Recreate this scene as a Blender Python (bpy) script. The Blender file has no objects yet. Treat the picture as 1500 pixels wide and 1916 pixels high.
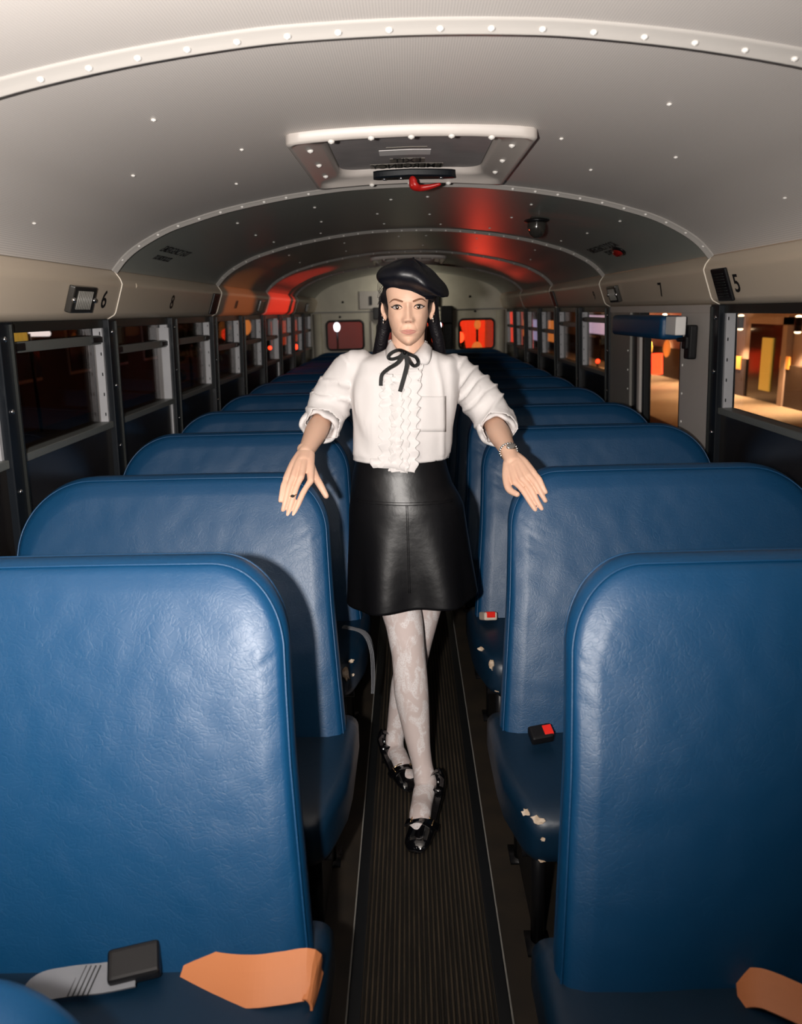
import bpy, bmesh, math, random
import numpy as np
from mathutils import Vector, Matrix, noise
random.seed(5)
sc = bpy.context.scene
COL = sc.collection
PI = math.pi

# ------------------------------------------------------------------ camera
F = 1500.0
def _unit(v): return v/np.linalg.norm(v)
_v = _unit(np.array([(761-750)/F, -(582-958)/F, -1.0]))
_r = math.radians(1.2)
_up = np.array([-math.sin(_r), math.cos(_r), 0.0]); _up = _unit(_up-_v*np.dot(_up, _v))
RW = np.stack([np.cross(_v, _up), _v, _up], 0)
CAM = np.array([-0.02, 0.0, 1.55])
def _dir(px, py): return RW@np.array([(px-750)/F, -(py-958)/F, -1.0])
def at(px, py, Y):
    d = _dir(px, py); return CAM+d*((Y-CAM[1])/d[1])
def atx(px, py, X):
    d = _dir(px, py); return CAM+d*((X-CAM[0])/d[0])
def atz(px, py, Z):
    d = _dir(px, py); return CAM+d*((Z-CAM[2])/d[2])
cd = bpy.data.cameras.new('camera'); cam = bpy.data.objects.new('camera', cd); COL.objects.link(cam)
cd.sensor_fit = 'HORIZONTAL'; cd.sensor_width = 36; cd.lens = 36.0*F/1500; cd.clip_start = 0.02
cd.dof.use_dof = True; cd.dof.focus_distance = 2.35; cd.dof.aperture_fstop = 5.6
M4 = Matrix.Identity(4)
for i in range(3):
    for j in range(3): M4[i][j] = RW[i][j]
    M4[i][3] = CAM[i]
cam.matrix_world = M4; sc.camera = cam
sc.view_settings.view_transform = 'Standard'; sc.view_settings.look = 'None'
sc.view_settings.exposure = 0; sc.view_settings.gamma = 1; sc.view_settings.use_curve_mapping = False

# ------------------------------------------------------------------ world + lights
w = bpy.data.worlds.new('night'); sc.world = w; w.use_nodes = True
w.node_tree.nodes['Background'].inputs[0].default_value = (0.016, 0.012, 0.012, 1)
w.node_tree.nodes['Background'].inputs[1].default_value = 0.6

def light(name, kind, loc, energy, color=(1, 1, 1), size=0.1, target=None, spot=None, blend=0.3):
    l = bpy.data.lights.new(name, kind); l.energy = energy; l.color = color
    if kind == 'AREA': l.size = size
    else: l.shadow_soft_size = size
    if spot: l.spot_size = math.radians(spot); l.spot_blend = blend
    o = bpy.data.objects.new(name, l); COL.objects.link(o); o.location = loc
    if target is not None:
        o.rotation_euler = (Vector(target)-Vector(loc)).to_track_quat('-Z', 'Y').to_euler()
    return o
light('camera_flash', 'SPOT', (-0.18, 0.0, 1.56), 290, (1.0, 0.94, 0.885), 0.022, (-0.60, 2.0, 1.75), 128, 1.0)
# street and traffic light outside, shining in through the windows
light('brake_light_glow', 'SPOT', (4.2, 8.6, 0.80), 3300, (1.0, 0.04, 0.02), 0.06, (-1.1, 7.2, 1.30), 17, 0.25)
light('street_lamp_glow', 'SPOT', (4.2, 6.6, 0.80), 720, (1.0, 0.25, 0.03), 0.08, (-1.1, 5.35, 1.36), 13, 0.4)
light('tail_light_glow', 'SPOT', (-3.2, 6.2, 0.86), 120, (1.0, 0.10, 0.04), 0.03, (0.66, 3.72, 1.93), 5, 0.8)
light('rear_brake_glow', 'SPOT', (0.9, 14.5, 0.6), 90, (1.0, 0.06, 0.03), 0.2, (0.2, 6.5, 1.98), 14, 0.8)
light('rear_wall_fill', 'AREA', (0.0, 9.3, 1.86), 3.2, (1.0, 0.95, 0.80), 0.25, (0, 9.9, 1.3))  # added fill inside the bus, no fixture; brightens the rear wall

# ------------------------------------------------------------------ materials
def mat(name, base, rough=0.5, metal=0.0, spec=0.5, coat=0.0, coat_rough=0.1, emit=None, estr=0.0, bump=None, var=None, ss=0.0):
    m = bpy.data.materials.new(name); m.use_nodes = True
    nt = m.node_tree; p = nt.nodes['Principled BSDF']
    p.inputs['Base Color'].default_value = (*base, 1)
    p.inputs['Roughness'].default_value = rough
    p.inputs['Metallic'].default_value = metal
    p.inputs['Specular IOR Level'].default_value = spec
    p.inputs['Coat Weight'].default_value = coat
    p.inputs['Coat Roughness'].default_value = coat_rough
    if ss:
        p.inputs['Subsurface Weight'].default_value = ss
        p.inputs['Subsurface Radius'].default_value = (0.012, 0.004, 0.002); p.inputs['Subsurface Scale'].default_value = 1.0
    if emit:
        p.inputs['Emission Color'].default_value = (*emit, 1); p.inputs['Emission Strength'].default_value = estr
    tc = nt.nodes.new('ShaderNodeTexCoord')
    if var is not None:
        scale, amt, c2 = var
        n = nt.nodes.new('ShaderNodeTexNoise'); n.inputs['Scale'].default_value = scale; n.inputs['Detail'].default_value = 6
        nt.links.new(tc.outputs['Object'], n.inputs['Vector'])
        r = nt.nodes.new('ShaderNodeValToRGB'); r.color_ramp.elements[0].position = 0.5-amt; r.color_ramp.elements[1].position = 0.5+amt
        r.color_ramp.elements[0].color = (*base, 1); r.color_ramp.elements[1].color = (*c2, 1)
        nt.links.new(n.outputs['Fac'], r.inputs['Fac']); nt.links.new(r.outputs['Color'], p.inputs['Base Color'])
    if bump:
        scale, strength, dist = bump
        n = nt.nodes.new('ShaderNodeTexNoise'); n.inputs['Scale'].default_value = scale; n.inputs['Detail'].default_value = 5
        nt.links.new(tc.outputs['Object'], n.inputs['Vector'])
        b = nt.nodes.new('ShaderNodeBump'); b.inputs['Strength'].default_value = strength; b.inputs['Distance'].default_value = dist
        nt.links.new(n.outputs['Fac'], b.inputs['Height']); nt.links.new(b.outputs['Normal'], p.inputs['Normal'])
    return m

def vinyl():
    m = mat('blue_vinyl', (0.0, 0.041, 0.112), 0.46, spec=0.54)
    nt = m.node_tree; p = nt.nodes['Principled BSDF']; L = nt.links
    tc = nt.nodes.new('ShaderNodeTexCoord')
    wn = nt.nodes.new('ShaderNodeTexNoise'); wn.inputs['Scale'].default_value = 14; wn.inputs['Detail'].default_value = 4
    L.new(tc.outputs['Object'], wn.inputs['Vector'])
    mx = nt.nodes.new('ShaderNodeVectorMath'); mx.operation = 'MULTIPLY_ADD'; mx.inputs[1].default_value = (0.09, 0.09, 0.09)
    L.new(wn.outputs['Color'], mx.inputs[0]); L.new(tc.outputs['Object'], mx.inputs[2])
    vo = nt.nodes.new('ShaderNodeTexVoronoi'); vo.feature = 'DISTANCE_TO_EDGE'; vo.inputs['Scale'].default_value = 75
    L.new(mx.outputs[0], vo.inputs['Vector'])
    r1 = nt.nodes.new('ShaderNodeMapRange'); r1.inputs['From Max'].default_value = 0.10; L.new(vo.outputs['Distance'], r1.inputs['Value'])
    vo2 = nt.nodes.new('ShaderNodeTexVoronoi'); vo2.feature = 'DISTANCE_TO_EDGE'; vo2.inputs['Scale'].default_value = 26
    mp = nt.nodes.new('ShaderNodeMapping'); mp.inputs['Rotation'].default_value = (0, 0.7, 0); mp.inputs['Scale'].default_value = (1.0, 1.0, 2.2)
    L.new(mx.outputs[0], mp.inputs['Vector']); L.new(mp.outputs[0], vo2.inputs['Vector'])
    r2 = nt.nodes.new('ShaderNodeMapRange'); r2.inputs['From Max'].default_value = 0.07; L.new(vo2.outputs['Distance'], r2.inputs['Value'])
    nb = nt.nodes.new('ShaderNodeTexNoise'); nb.inputs['Scale'].default_value = 9; nb.inputs['Detail'].default_value = 3; L.new(tc.outputs['Object'], nb.inputs['Vector'])
    a = nt.nodes.new('ShaderNodeMath'); a.operation = 'MULTIPLY_ADD'; a.inputs[1].default_value = 0.5
    L.new(r1.outputs[0], a.inputs[0]); 
    a2 = nt.nodes.new('ShaderNodeMath'); a2.operation = 'MULTIPLY'; L.new(r2.outputs[0], a2.inputs[0]); L.new(nb.outputs['Fac'], a2.inputs[1])
    L.new(a2.outputs[0], a.inputs[2])
    a3 = nt.nodes.new('ShaderNodeMath'); a3.operation = 'MULTIPLY_ADD'; a3.inputs[1].default_value = 2.5; L.new(nb.outputs['Fac'], a3.inputs[0]); L.new(a.outputs[0], a3.inputs[2])
    b = nt.nodes.new('ShaderNodeBump'); b.inputs['Strength'].default_value = 0.32; b.inputs['Distance'].default_value = 0.0006
    L.new(a3.outputs[0], b.inputs['Height']); L.new(b.outputs['Normal'], p.inputs['Normal'])
    # worn streaks: slightly paler in the creases
    r3 = nt.nodes.new('ShaderNodeMapRange'); r3.inputs['From Max'].default_value = 0.02; r3.inputs['To Min'].default_value = 0.35; r3.inputs['To Max'].default_value = 0.0
    L.new(vo2.outputs['Distance'], r3.inputs['Value'])
    m1 = nt.nodes.new('ShaderNodeMath'); m1.operation = 'MULTIPLY'; L.new(r3.outputs[0], m1.inputs[0]); L.new(nb.outputs['Fac'], m1.inputs[1])
    mc = nt.nodes.new('ShaderNodeMix'); mc.data_type = 'RGBA'; mc.inputs[6].default_value = (0.0, 0.041, 0.112, 1); mc.inputs[7].default_value = (0.012, 0.075, 0.15, 1)
    L.new(m1.outputs[0], mc.inputs[0]); L.new(mc.outputs[2], p.inputs['Base Color'])
    return m

def perforated():
    m = mat('perforated_ceiling_panel', (0.62, 0.58, 0.55), 0.45, spec=0.5)
    nt = m.node_tree; p = nt.nodes['Principled BSDF']; L = nt.links
    tc = nt.nodes.new('ShaderNodeTexCoord')
    vo = nt.nodes.new('ShaderNodeTexVoronoi'); vo.inputs['Scale'].default_value = 210; vo.inputs['Randomness'].default_value = 0.0
    vo.voronoi_dimensions = '2D'
    L.new(tc.outputs['Object'], vo.inputs['Vector'])
    r = nt.nodes.new('ShaderNodeMapRange'); r.inputs['From Min'].default_value = 0.22; r.inputs['From Max'].default_value = 0.36
    L.new(vo.outputs['Distance'], r.inputs['Value'])
    mc = nt.nodes.new('ShaderNodeMix'); mc.data_type = 'RGBA'; mc.inputs[6].default_value = (0.46, 0.43, 0.405, 1); mc.inputs[7].default_value = (0.68, 0.635, 0.60, 1)
    L.new(r.outputs[0], mc.inputs[0]); L.new(mc.outputs[2], p.inputs['Base Color'])
    return m

def stripes(name, c1, c2, period, rough):
    m = mat(name, c1, rough)
    nt = m.node_tree; p = nt.nodes['Principled BSDF']; L = nt.links
    tc = nt.nodes.new('ShaderNodeTexCoord'); sx = nt.nodes.new('ShaderNodeSeparateXYZ'); L.new(tc.outputs['Object'], sx.inputs[0])
    a = nt.nodes.new('ShaderNodeMath'); a.operation = 'MULTIPLY'; a.inputs[1].default_value = 2*PI/period; L.new(sx.outputs['X'], a.inputs[0])
    s = nt.nodes.new('ShaderNodeMath'); s.operation = 'SINE'; L.new(a.outputs[0], s.inputs[0])
    r = nt.nodes.new('ShaderNodeMapRange'); r.inputs['From Min'].default_value = -0.3; r.inputs['From Max'].default_value = 0.8; L.new(s.outputs[0], r.inputs['Value'])
    mp = nt.nodes.new('ShaderNodeMapping'); mp.inputs['Scale'].default_value = (60, 5, 5); L.new(tc.outputs['Object'], mp.inputs['Vector'])
    n = nt.nodes.new('ShaderNodeTexNoise'); n.inputs['Scale'].default_value = 1; n.inputs['Detail'].default_value = 6; L.new(mp.outputs[0], n.inputs['Vector'])
    rr = nt.nodes.new('ShaderNodeMapRange'); rr.inputs['From Min'].default_value = 0.35; rr.inputs['From Max'].default_value = 0.75; rr.inputs['To Min'].default_value = 0.35; rr.inputs['To Max'].default_value = 1.3
    L.new(n.outputs['Fac'], rr.inputs['Value'])
    mu = nt.nodes.new('ShaderNodeMath'); mu.operation = 'MULTIPLY'; L.new(r.outputs[0], mu.inputs[0]); L.new(rr.outputs[0], mu.inputs[1])
    mc = nt.nodes.new('ShaderNodeMix'); mc.data_type = 'RGBA'; mc.inputs[6].default_value = (*c1, 1); mc.inputs[7].default_value = (*c2, 1)
    L.new(mu.outputs[0], mc.inputs[0]); L.new(mc.outputs[2], p.inputs['Base Color'])
    b = nt.nodes.new('ShaderNodeBump'); b.inputs['Strength'].default_value = 0.8; b.inputs['Distance'].default_value = 0.002
    L.new(s.outputs[0], b.inputs['Height']); L.new(b.outputs['Normal'], p.inputs['Normal'])
    return m

def glass(name, tint=(0.75, 0.75, 0.75)):
    m = bpy.data.materials.new(name); m.use_nodes = True; nt = m.node_tree
    for n in list(nt.nodes): nt.nodes.remove(n)
    o = nt.nodes.new('ShaderNodeOutputMaterial'); t = nt.nodes.new('ShaderNodeBsdfTransparent'); t.inputs[0].default_value = (*tint, 1)
    g = nt.nodes.new('ShaderNodeBsdfGlossy'); g.inputs['Roughness'].default_value = 0.02
    lw = nt.nodes.new('ShaderNodeLayerWeight'); lw.inputs[0].default_value = 0.5
    pw = nt.nodes.new('ShaderNodeMath'); pw.operation = 'POWER'; pw.inputs[1].default_value = 5; nt.links.new(lw.outputs['Facing'], pw.inputs[0])
    fr = nt.nodes.new('ShaderNodeMath'); fr.operation = 'MULTIPLY_ADD'; fr.inputs[1].default_value = 0.3; fr.inputs[2].default_value = 0.015; nt.links.new(pw.outputs[0], fr.inputs[0])
    mx = nt.nodes.new('ShaderNodeMixShader'); nt.links.new(fr.outputs[0], mx.inputs[0]); nt.links.new(t.outputs[0], mx.inputs[1]); nt.links.new(g.outputs[0], mx.inputs[2])
    nt.links.new(mx.outputs[0], o.inputs[0]); return m

def lace():
    m = mat('white_lace_tights', (0.62, 0.47, 0.43), 0.7, spec=0.2)
    nt = m.node_tree; p = nt.nodes['Principled BSDF']; L = nt.links
    tc = nt.nodes.new('ShaderNodeTexCoord')
    n = nt.nodes.new('ShaderNodeTexNoise'); n.inputs['Scale'].default_value = 26; n.inputs['Detail'].default_value = 4; n.inputs['Distortion'].default_value = 1.0
    mp = nt.nodes.new('ShaderNodeMapping'); mp.inputs['Scale'].default_value = (1, 1, 0.55); mp.inputs['Rotation'].default_value = (0, 0.5, 0)
    L.new(tc.outputs['Object'], mp.inputs['Vector']); L.new(mp.outputs[0], n.inputs['Vector'])
    band = nt.nodes.new('ShaderNodeMapRange'); band.inputs['From Min'].default_value = 0.47; band.inputs['From Max'].default_value = 0.56; L.new(n.outputs['Fac'], band.inputs['Value'])
    v = nt.nodes.new('ShaderNodeTexVoronoi'); v.feature = 'DISTANCE_TO_EDGE'; v.inputs['Scale'].default_value = 150
    wn = nt.nodes.new('ShaderNodeTexNoise'); wn.inputs['Scale'].default_value = 40; L.new(tc.outputs['Object'], wn.inputs['Vector'])
    mx = nt.nodes.new('ShaderNodeVectorMath'); mx.operation = 'MULTIPLY_ADD'; mx.inputs[1].default_value = (0.03, 0.03, 0.03)
    L.new(wn.outputs['Color'], mx.inputs[0]); L.new(tc.outputs['Object'], mx.inputs[2]); L.new(mx.outputs[0], v.inputs['Vector'])
    vr = nt.nodes.new('ShaderNodeMapRange'); vr.inputs['From Min'].default_value = 0.25; vr.inputs['From Max'].default_value = 0.05; vr.inputs['To Max'].default_value = 1.0; vr.inputs['To Min'].default_value = 0.25
    L.new(v.outputs['Distance'], vr.inputs['Value'])
    mu = nt.nodes.new('ShaderNodeMath'); mu.operation = 'MULTIPLY'; L.new(band.outputs[0], mu.inputs[0]); L.new(vr.outputs[0], mu.inputs[1])
    mc = nt.nodes.new('ShaderNodeMix'); mc.data_type = 'RGBA'; mc.inputs[6].default_value = (0.64, 0.535, 0.51, 1); mc.inputs[7].default_value = (0.80, 0.75, 0.745, 1)
    L.new(mu.outputs[0], mc.inputs[0]); L.new(mc.outputs[2], p.inputs['Base Color'])
    return m

M = dict(
    vinyl=vinyl(), perf=perforated(),
    vpipe=mat('dark_blue_piping', (0.002, 0.02, 0.05), 0.45),
    cushion=mat('dark_blue_cushion_vinyl', (0.0005, 0.014, 0.034), 0.42, spec=0.6, bump=(60, 0.3, 0.002)),
    foam=mat('exposed_foam', (0.60, 0.50, 0.40), 0.9, bump=(200, 0.6, 0.003), var=(60, 0.15, (0.35, 0.24, 0.15))),
    ceil=mat('gloss_ceiling_metal', (0.30, 0.315, 0.285), 0.36, spec=0.7, bump=(3, 0.12, 0.01)),
    rib=mat('painted_rib', (0.36, 0.34, 0.32), 0.35, spec=0.6),
    header=mat('beige_header_panel', (0.60, 0.50, 0.39), 0.38, spec=0.5, bump=(4, 0.1, 0.01)),
    seam=mat('pale_seam', (0.75, 0.68, 0.58), 0.4),
    white=mat('white_plastic', (0.72, 0.70, 0.68), 0.35),
    rivet=mat('rivet_head', (0.70, 0.68, 0.65), 0.3),
    panel=mat('grey_white_panel', (0.46, 0.42, 0.39), 0.42),
    greyp=mat('grey_painted_metal', (0.22, 0.21, 0.19), 0.4),
    rearw=mat('cream_rear_wall', (0.62, 0.58, 0.48), 0.45, var=(7, 0.35, (0.48, 0.44, 0.36))),
    black=mat('black_rubber', (0.006, 0.007, 0.008), 0.4),
    pillar=mat('black_painted_pillar', (0.004, 0.006, 0.009), 0.42, spec=0.3),
    lower=mat('dark_gloss_wall', (0.010, 0.008, 0.007), 0.22, spec=0.6),
    alu=mat('aluminium', (0.46, 0.46, 0.48), 0.4, metal=0.35),
    alud=mat('dull_aluminium_rail', (0.16, 0.17, 0.16), 0.45, metal=0.4, bump=(80, 0.3, 0.002)),
    frame=mat('dark_window_frame', (0.014, 0.016, 0.015), 0.4, metal=0.3),
    chrome=mat('chrome', (0.85, 0.85, 0.85), 0.12, metal=1.0),
    mat_=stripes('ribbed_rubber_runner', (0.007, 0.0055, 0.0035), (0.060, 0.043, 0.026), 0.0125, 0.65),
    floor=mat('dark_rubber_floor', (0.014, 0.011, 0.008), 0.6, var=(9, 0.2, (0.030, 0.021, 0.013))),
    glass=glass('window_glass', (0.72, 0.70, 0.68)),
    red=mat('red_plastic', (0.42, 0.012, 0.010), 0.35), redb=mat('red_buckle_button', (0.75, 0.02, 0.012), 0.35),
    sticker=mat('sticker_white', (0.80, 0.77, 0.76), 0.5), ink=mat('black_ink', (0.008, 0.008, 0.008), 0.5),
    backing=mat('grey_sticker_backing', (0.19, 0.17, 0.14), 0.5),
    lid=mat('hatch_lid_grey', (0.36, 0.33, 0.33), 0.55, var=(14, 0.25, (0.28, 0.26, 0.26))),
    lens=mat('smoked_lamp_lens', (0.03, 0.028, 0.025), 0.15, spec=0.8),
    web=mat('grey_belt_webbing', (0.15, 0.155, 0.17), 0.7), orange=mat('orange_belt_webbing', (0.50, 0.17, 0.06), 0.6),
    blackp=mat('black_plastic', (0.006, 0.006, 0.007), 0.38, spec=0.3),
    beige=mat('beige_plastic', (0.60, 0.50, 0.42), 0.4),
    skin=mat('skin', (0.70, 0.44, 0.32), 0.48, spec=0.35, ss=0.08, bump=(160, 0.08, 0.002)),
    lips=mat('lips', (0.56, 0.25, 0.21), 0.35), brow=mat('eyebrow_hair', (0.20, 0.09, 0.05), 0.8), lash=mat('eye_lashes', (0.01, 0.007, 0.006), 0.7),
    sclera=mat('eye_white', (0.42, 0.36, 0.34), 0.2), iris=mat('brown_iris', (0.015, 0.007, 0.004), 0.08, spec=0.9),
    hair=mat('black_hair', (0.006, 0.005, 0.007), 0.4, bump=(150, 0.5, 0.004)),
    beret=mat('black_leather_beret', (0.003, 0.0035, 0.007), 0.42, spec=0.45, bump=(90, 0.35, 0.002)),
    shirt=mat('white_cotton', (0.70, 0.665, 0.655), 0.75, spec=0.15),
    leather=mat('black_leather_skirt', (0.004, 0.004, 0.005), 0.38, spec=0.4, bump=(18, 0.25, 0.006)),
    ribbon=mat('black_satin_ribbon', (0.004, 0.004, 0.004), 0.5, spec=0.12),
    patent=mat('black_patent_leather', (0.003, 0.003, 0.004), 0.06, spec=0.9, coat=1.0, coat_rough=0.02),
    gold=mat('gold', (0.75, 0.50, 0.25), 0.2, metal=1.0), silver=mat('silver', (0.80, 0.78, 0.75), 0.18, metal=1.0),
    lace=lace(),
    asphalt=mat('asphalt', (0.05, 0.045, 0.04), 0.7, var=(2, 0.3, (0.03, 0.028, 0.025))),
    pave=mat('concrete_pavement', (0.40, 0.33, 0.26), 0.8, var=(1.2, 0.3, (0.32, 0.26, 0.20))),
    facade=mat('pink_stucco', (0.45, 0.36, 0.33), 0.8), facdark=mat('dark_stone_base', (0.035, 0.022, 0.015), 0.6),
    doorw=mat('dark_shop_glass', (0.015, 0.012, 0.008), 0.2), yel=mat('yellow_lit_notice', (0.7, 0.5, 0.1), 0.5, emit=(1.0, 0.62, 0.10), estr=0.45),
    bulb=mat('lit_lamp', (1, 0.8, 0.5), 0.5, emit=(1.0, 0.72, 0.42), estr=14), glowr=mat('lit_red_lamp', (1, 0.1, 0.05), 0.5, emit=(1.0, 0.045, 0.012), estr=7),
    glowrs=mat('red_lit_shopfront', (1, 0.1, 0.05), 0.5, emit=(1.0, 0.10, 0.02), estr=0.45), glowo=mat('amber_lit_panel', (1, 0.5, 0.1), 0.5, emit=(1.0, 0.30, 0.06), estr=0.9),
    gloww=mat('white_headlight', (1, 1, 1), 0.5, emit=(0.85, 0.85, 1.0), estr=9), glowv=mat('violet_lit_sign', (0.8, 0.8, 1), 0.5, emit=(0.62, 0.55, 0.95), estr=1.3),
    car=mat('dark_car_paint', (0.05, 0.02, 0.02), 0.25, coat=0.6), carl=mat('silver_car_paint', (0.35, 0.33, 0.33), 0.3, coat=0.5),
    brickd=mat('dark_brick', (0.06, 0.035, 0.025), 0.8), leaf=mat('dark_foliage', (0.02, 0.035, 0.012), 0.7, bump=(8, 1, 0.1)),
)

# ------------------------------------------------------------------ helpers
def tag(o, label=None, cat=None, group=None, kind=None):
    if label: o['label'] = label
    if cat: o['category'] = cat
    if group: o['group'] = group
    if kind: o['kind'] = kind
    return o
def link(name, me, m, parent=None, smooth=True):
    if m is not None: me.materials.append(m)
    if smooth:
        for p in me.polygons: p.use_smooth = True
    o = bpy.data.objects.new(name, me); COL.objects.link(o)
    if parent is not None: o.parent = parent
    return o
def mk(name, V, Fc, m, parent=None, smooth=True):
    me = bpy.data.meshes.new(name); me.from_pydata([tuple(map(float, v)) for v in V], [], [tuple(f) for f in Fc]); me.update()
    bm = bmesh.new(); bm.from_mesh(me); bmesh.ops.recalc_face_normals(bm, faces=bm.faces); bm.to_mesh(me); bm.free()
    return link(name, me, m, parent, smooth)
def empty(name, loc=(0, 0, 0), label=None, cat=None, group=None):
    o = bpy.data.objects.new(name, None); COL.objects.link(o); o.location = loc; o.empty_display_size = 0.1
    return tag(o, label, cat, group)
class MB:
    def __init__(s): s.V = []; s.F = []
    def add(s, V, Fc):
        n = len(s.V); s.V += [tuple(map(float, v)) for v in V]; s.F += [tuple(i+n for i in f) for f in Fc]; return s
    def box(s, a, b, bev=0.0):
        (x0, y0, z0), (x1, y1, z1) = a, b
        x0, x1 = min(x0, x1), max(x0, x1); y0, y1 = min(y0, y1), max(y0, y1); z0, z1 = min(z0, z1), max(z0, z1)
        bm = bmesh.new(); bmesh.ops.create_cube(bm, size=1)
        for v in bm.verts: v.co = Vector(((x0+x1)/2+v.co.x*(x1-x0), (y0+y1)/2+v.co.y*(y1-y0), (z0+z1)/2+v.co.z*(z1-z0)))
        if bev > 0: bmesh.ops.bevel(bm, geom=list(bm.edges), offset=min(bev, 0.45*min(x1-x0, y1-y0, z1-z0)), segments=3, affect='EDGES', profile=0.6)
        bm.verts.index_update()
        s.add([v.co for v in bm.verts], [[v.index for v in f.verts] for f in bm.faces]); bm.free(); return s
    def tube(s, pts, rad, seg=12, flat=(1, 1), cap=True, closed=False, upv=(0, 0, 1)):
        V, Fc = tube_mesh(pts, rad, seg, flat, cap, closed, upv); return s.add(V, Fc)
    def loft(s, rings, closed_ends=True):
        V, Fc = loft_mesh(rings, closed_ends); return s.add(V, Fc)
    def ball(s, c, r, seg=16, rings=10, rot=None):
        c = np.array(c, float); r = np.array([r]*3 if np.isscalar(r) else r, float); R = []
        for i in range(rings+1):
            t = PI*i/rings
            q = [[r[0]*math.sin(t)*math.cos(2*PI*k/seg), r[1]*math.sin(t)*math.sin(2*PI*k/seg), r[2]*math.cos(t)] for k in range(seg)]
            q = np.array(q)
            if rot is not None: q = q@np.array(rot).T
            R.append(q+c)
        return s.loft(R)
    def build(s, name, m, parent=None, smooth=False):
        return mk(name, s.V, s.F, m, parent, smooth)
def loft_mesh(rings, caps=True):
    n = len(rings[0]); V = [p for r in rings for p in r]; Fc = []
    for i in range(len(rings)-1):
        for k in range(n):
            a, b = i*n+k, i*n+(k+1) % n; Fc.append((a, b, b+n, a+n))
    if caps:
        V.append(np.mean(rings[0], 0)); c = len(V)-1; Fc += [(c, (k+1) % n, k) for k in range(n)]
        V.append(np.mean(rings[-1], 0)); c = len(V)-1; o = (len(rings)-1)*n; Fc += [(c, o+k, o+(k+1) % n) for k in range(n)]
    return V, Fc
def tube_mesh(pts, rad, seg=12, flat=(1, 1), cap=True, closed=False, upv=(0, 0, 1)):
    P = [np.array(p, float) for p in pts]; n = len(P); rad = [rad]*n if np.isscalar(rad) else list(rad)
    rings = []; prevu = None
    for i in range(n):
        if closed: d = P[(i+1) % n]-P[i-1]
        else: d = P[min(i+1, n-1)]-P[max(i-1, 0)]
        d = _unit(d+1e-12)
        u = np.array(upv, float) if prevu is None else prevu
        u = u-d*np.dot(u, d)
        if np.linalg.norm(u) < 1e-3: u = np.array([1.0, 0.3, 0.1]); u = u-d*np.dot(u, d)
        u = _unit(u); prevu = u; v = np.cross(d, u)
        rings.append(np.array([P[i]+rad[i]*(math.cos(2*PI*k/seg)*v*flat[0]+math.sin(2*PI*k/seg)*u*flat[1]) for k in range(seg)]))
    if closed:
        V = [p for r in rings for p in r]; Fc = []
        for i in range(n):
            for k in range(seg):
                a, b = i*seg+k, i*seg+(k+1) % seg; j = ((i+1) % n)*seg
                Fc.append((a, b, j+(k+1) % seg, j+k))
        return V, Fc
    return loft_mesh(rings, cap)
def spline(pts, n):
    P = np.array(pts, float); m = len(P); out = []
    for t in np.linspace(0, m-1, n):
        i = min(int(t), m-2); f = t-i
        p0, p1, p2, p3 = P[max(i-1, 0)], P[i], P[i+1], P[min(i+2, m-1)]
        out.append(0.5*((2*p1)+(-p0+p2)*f+(2*p0-5*p1+4*p2-p3)*f*f+(-p0+3*p1-3*p2+p3)*f**3))
    return np.array(out)
def limb(mb, pts, rads, n=None, seg=20, flat=(1, 1), upv=(0, 0, 1)):
    """tapered rounded limb through joints; closed, with hemispherical ends"""
    n = n or 8*len(pts); A = np.array([list(p)+[r] for p, r in zip(pts, rads)], float); S = spline(A, n)
    P = list(S[:, :3]); R = list(S[:, 3])
    d0 = _unit(P[0]-P[1]); d1 = _unit(P[-1]-P[-2]); r0, r1 = R[0], R[-1]
    pre = [(P[0]+d0*r0*math.sin(a), r0*math.cos(a)) for a in (1.45, 1.1, 0.7, 0.35)]
    post = [(P[-1]+d1*r1*math.sin(a), r1*math.cos(a)) for a in (0.35, 0.7, 1.1, 1.45)]
    P = [p for p, _ in pre]+P+[p for p, _ in post]; R = [r for _, r in pre]+R+[r for _, r in post]
    mb.tube(P, R, seg, flat, True, False, upv); return mb
def remeshed(mb, voxel, smooth_it=4, fac=0.5):
    me = bpy.data.meshes.new('tmp'); me.from_pydata(mb.V, [], mb.F); me.update()
    bm = bmesh.new(); bm.from_mesh(me); bmesh.ops.recalc_face_normals(bm, faces=bm.faces); bm.to_mesh(me); bm.free()
    o = bpy.data.objects.new('tmp', me); COL.objects.link(o)
    r = o.modifiers.new('r', 'REMESH'); r.mode = 'VOXEL'; r.voxel_size = voxel; r.adaptivity = 0
    s = o.modifiers.new('s', 'SMOOTH'); s.factor = fac; s.iterations = smooth_it
    dg = bpy.context.evaluated_depsgraph_get(); ev = o.evaluated_get(dg)
    out = bpy.data.meshes.new_from_object(ev); bpy.data.objects.remove(o); bpy.data.meshes.remove(me)
    return out
def mesh_arrays(me):
    V = np.zeros(len(me.vertices)*3); me.vertices.foreach_get('co', V); V = V.reshape(-1, 3)
    return V, [tuple(p.vertices) for p in me.polygons]
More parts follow.
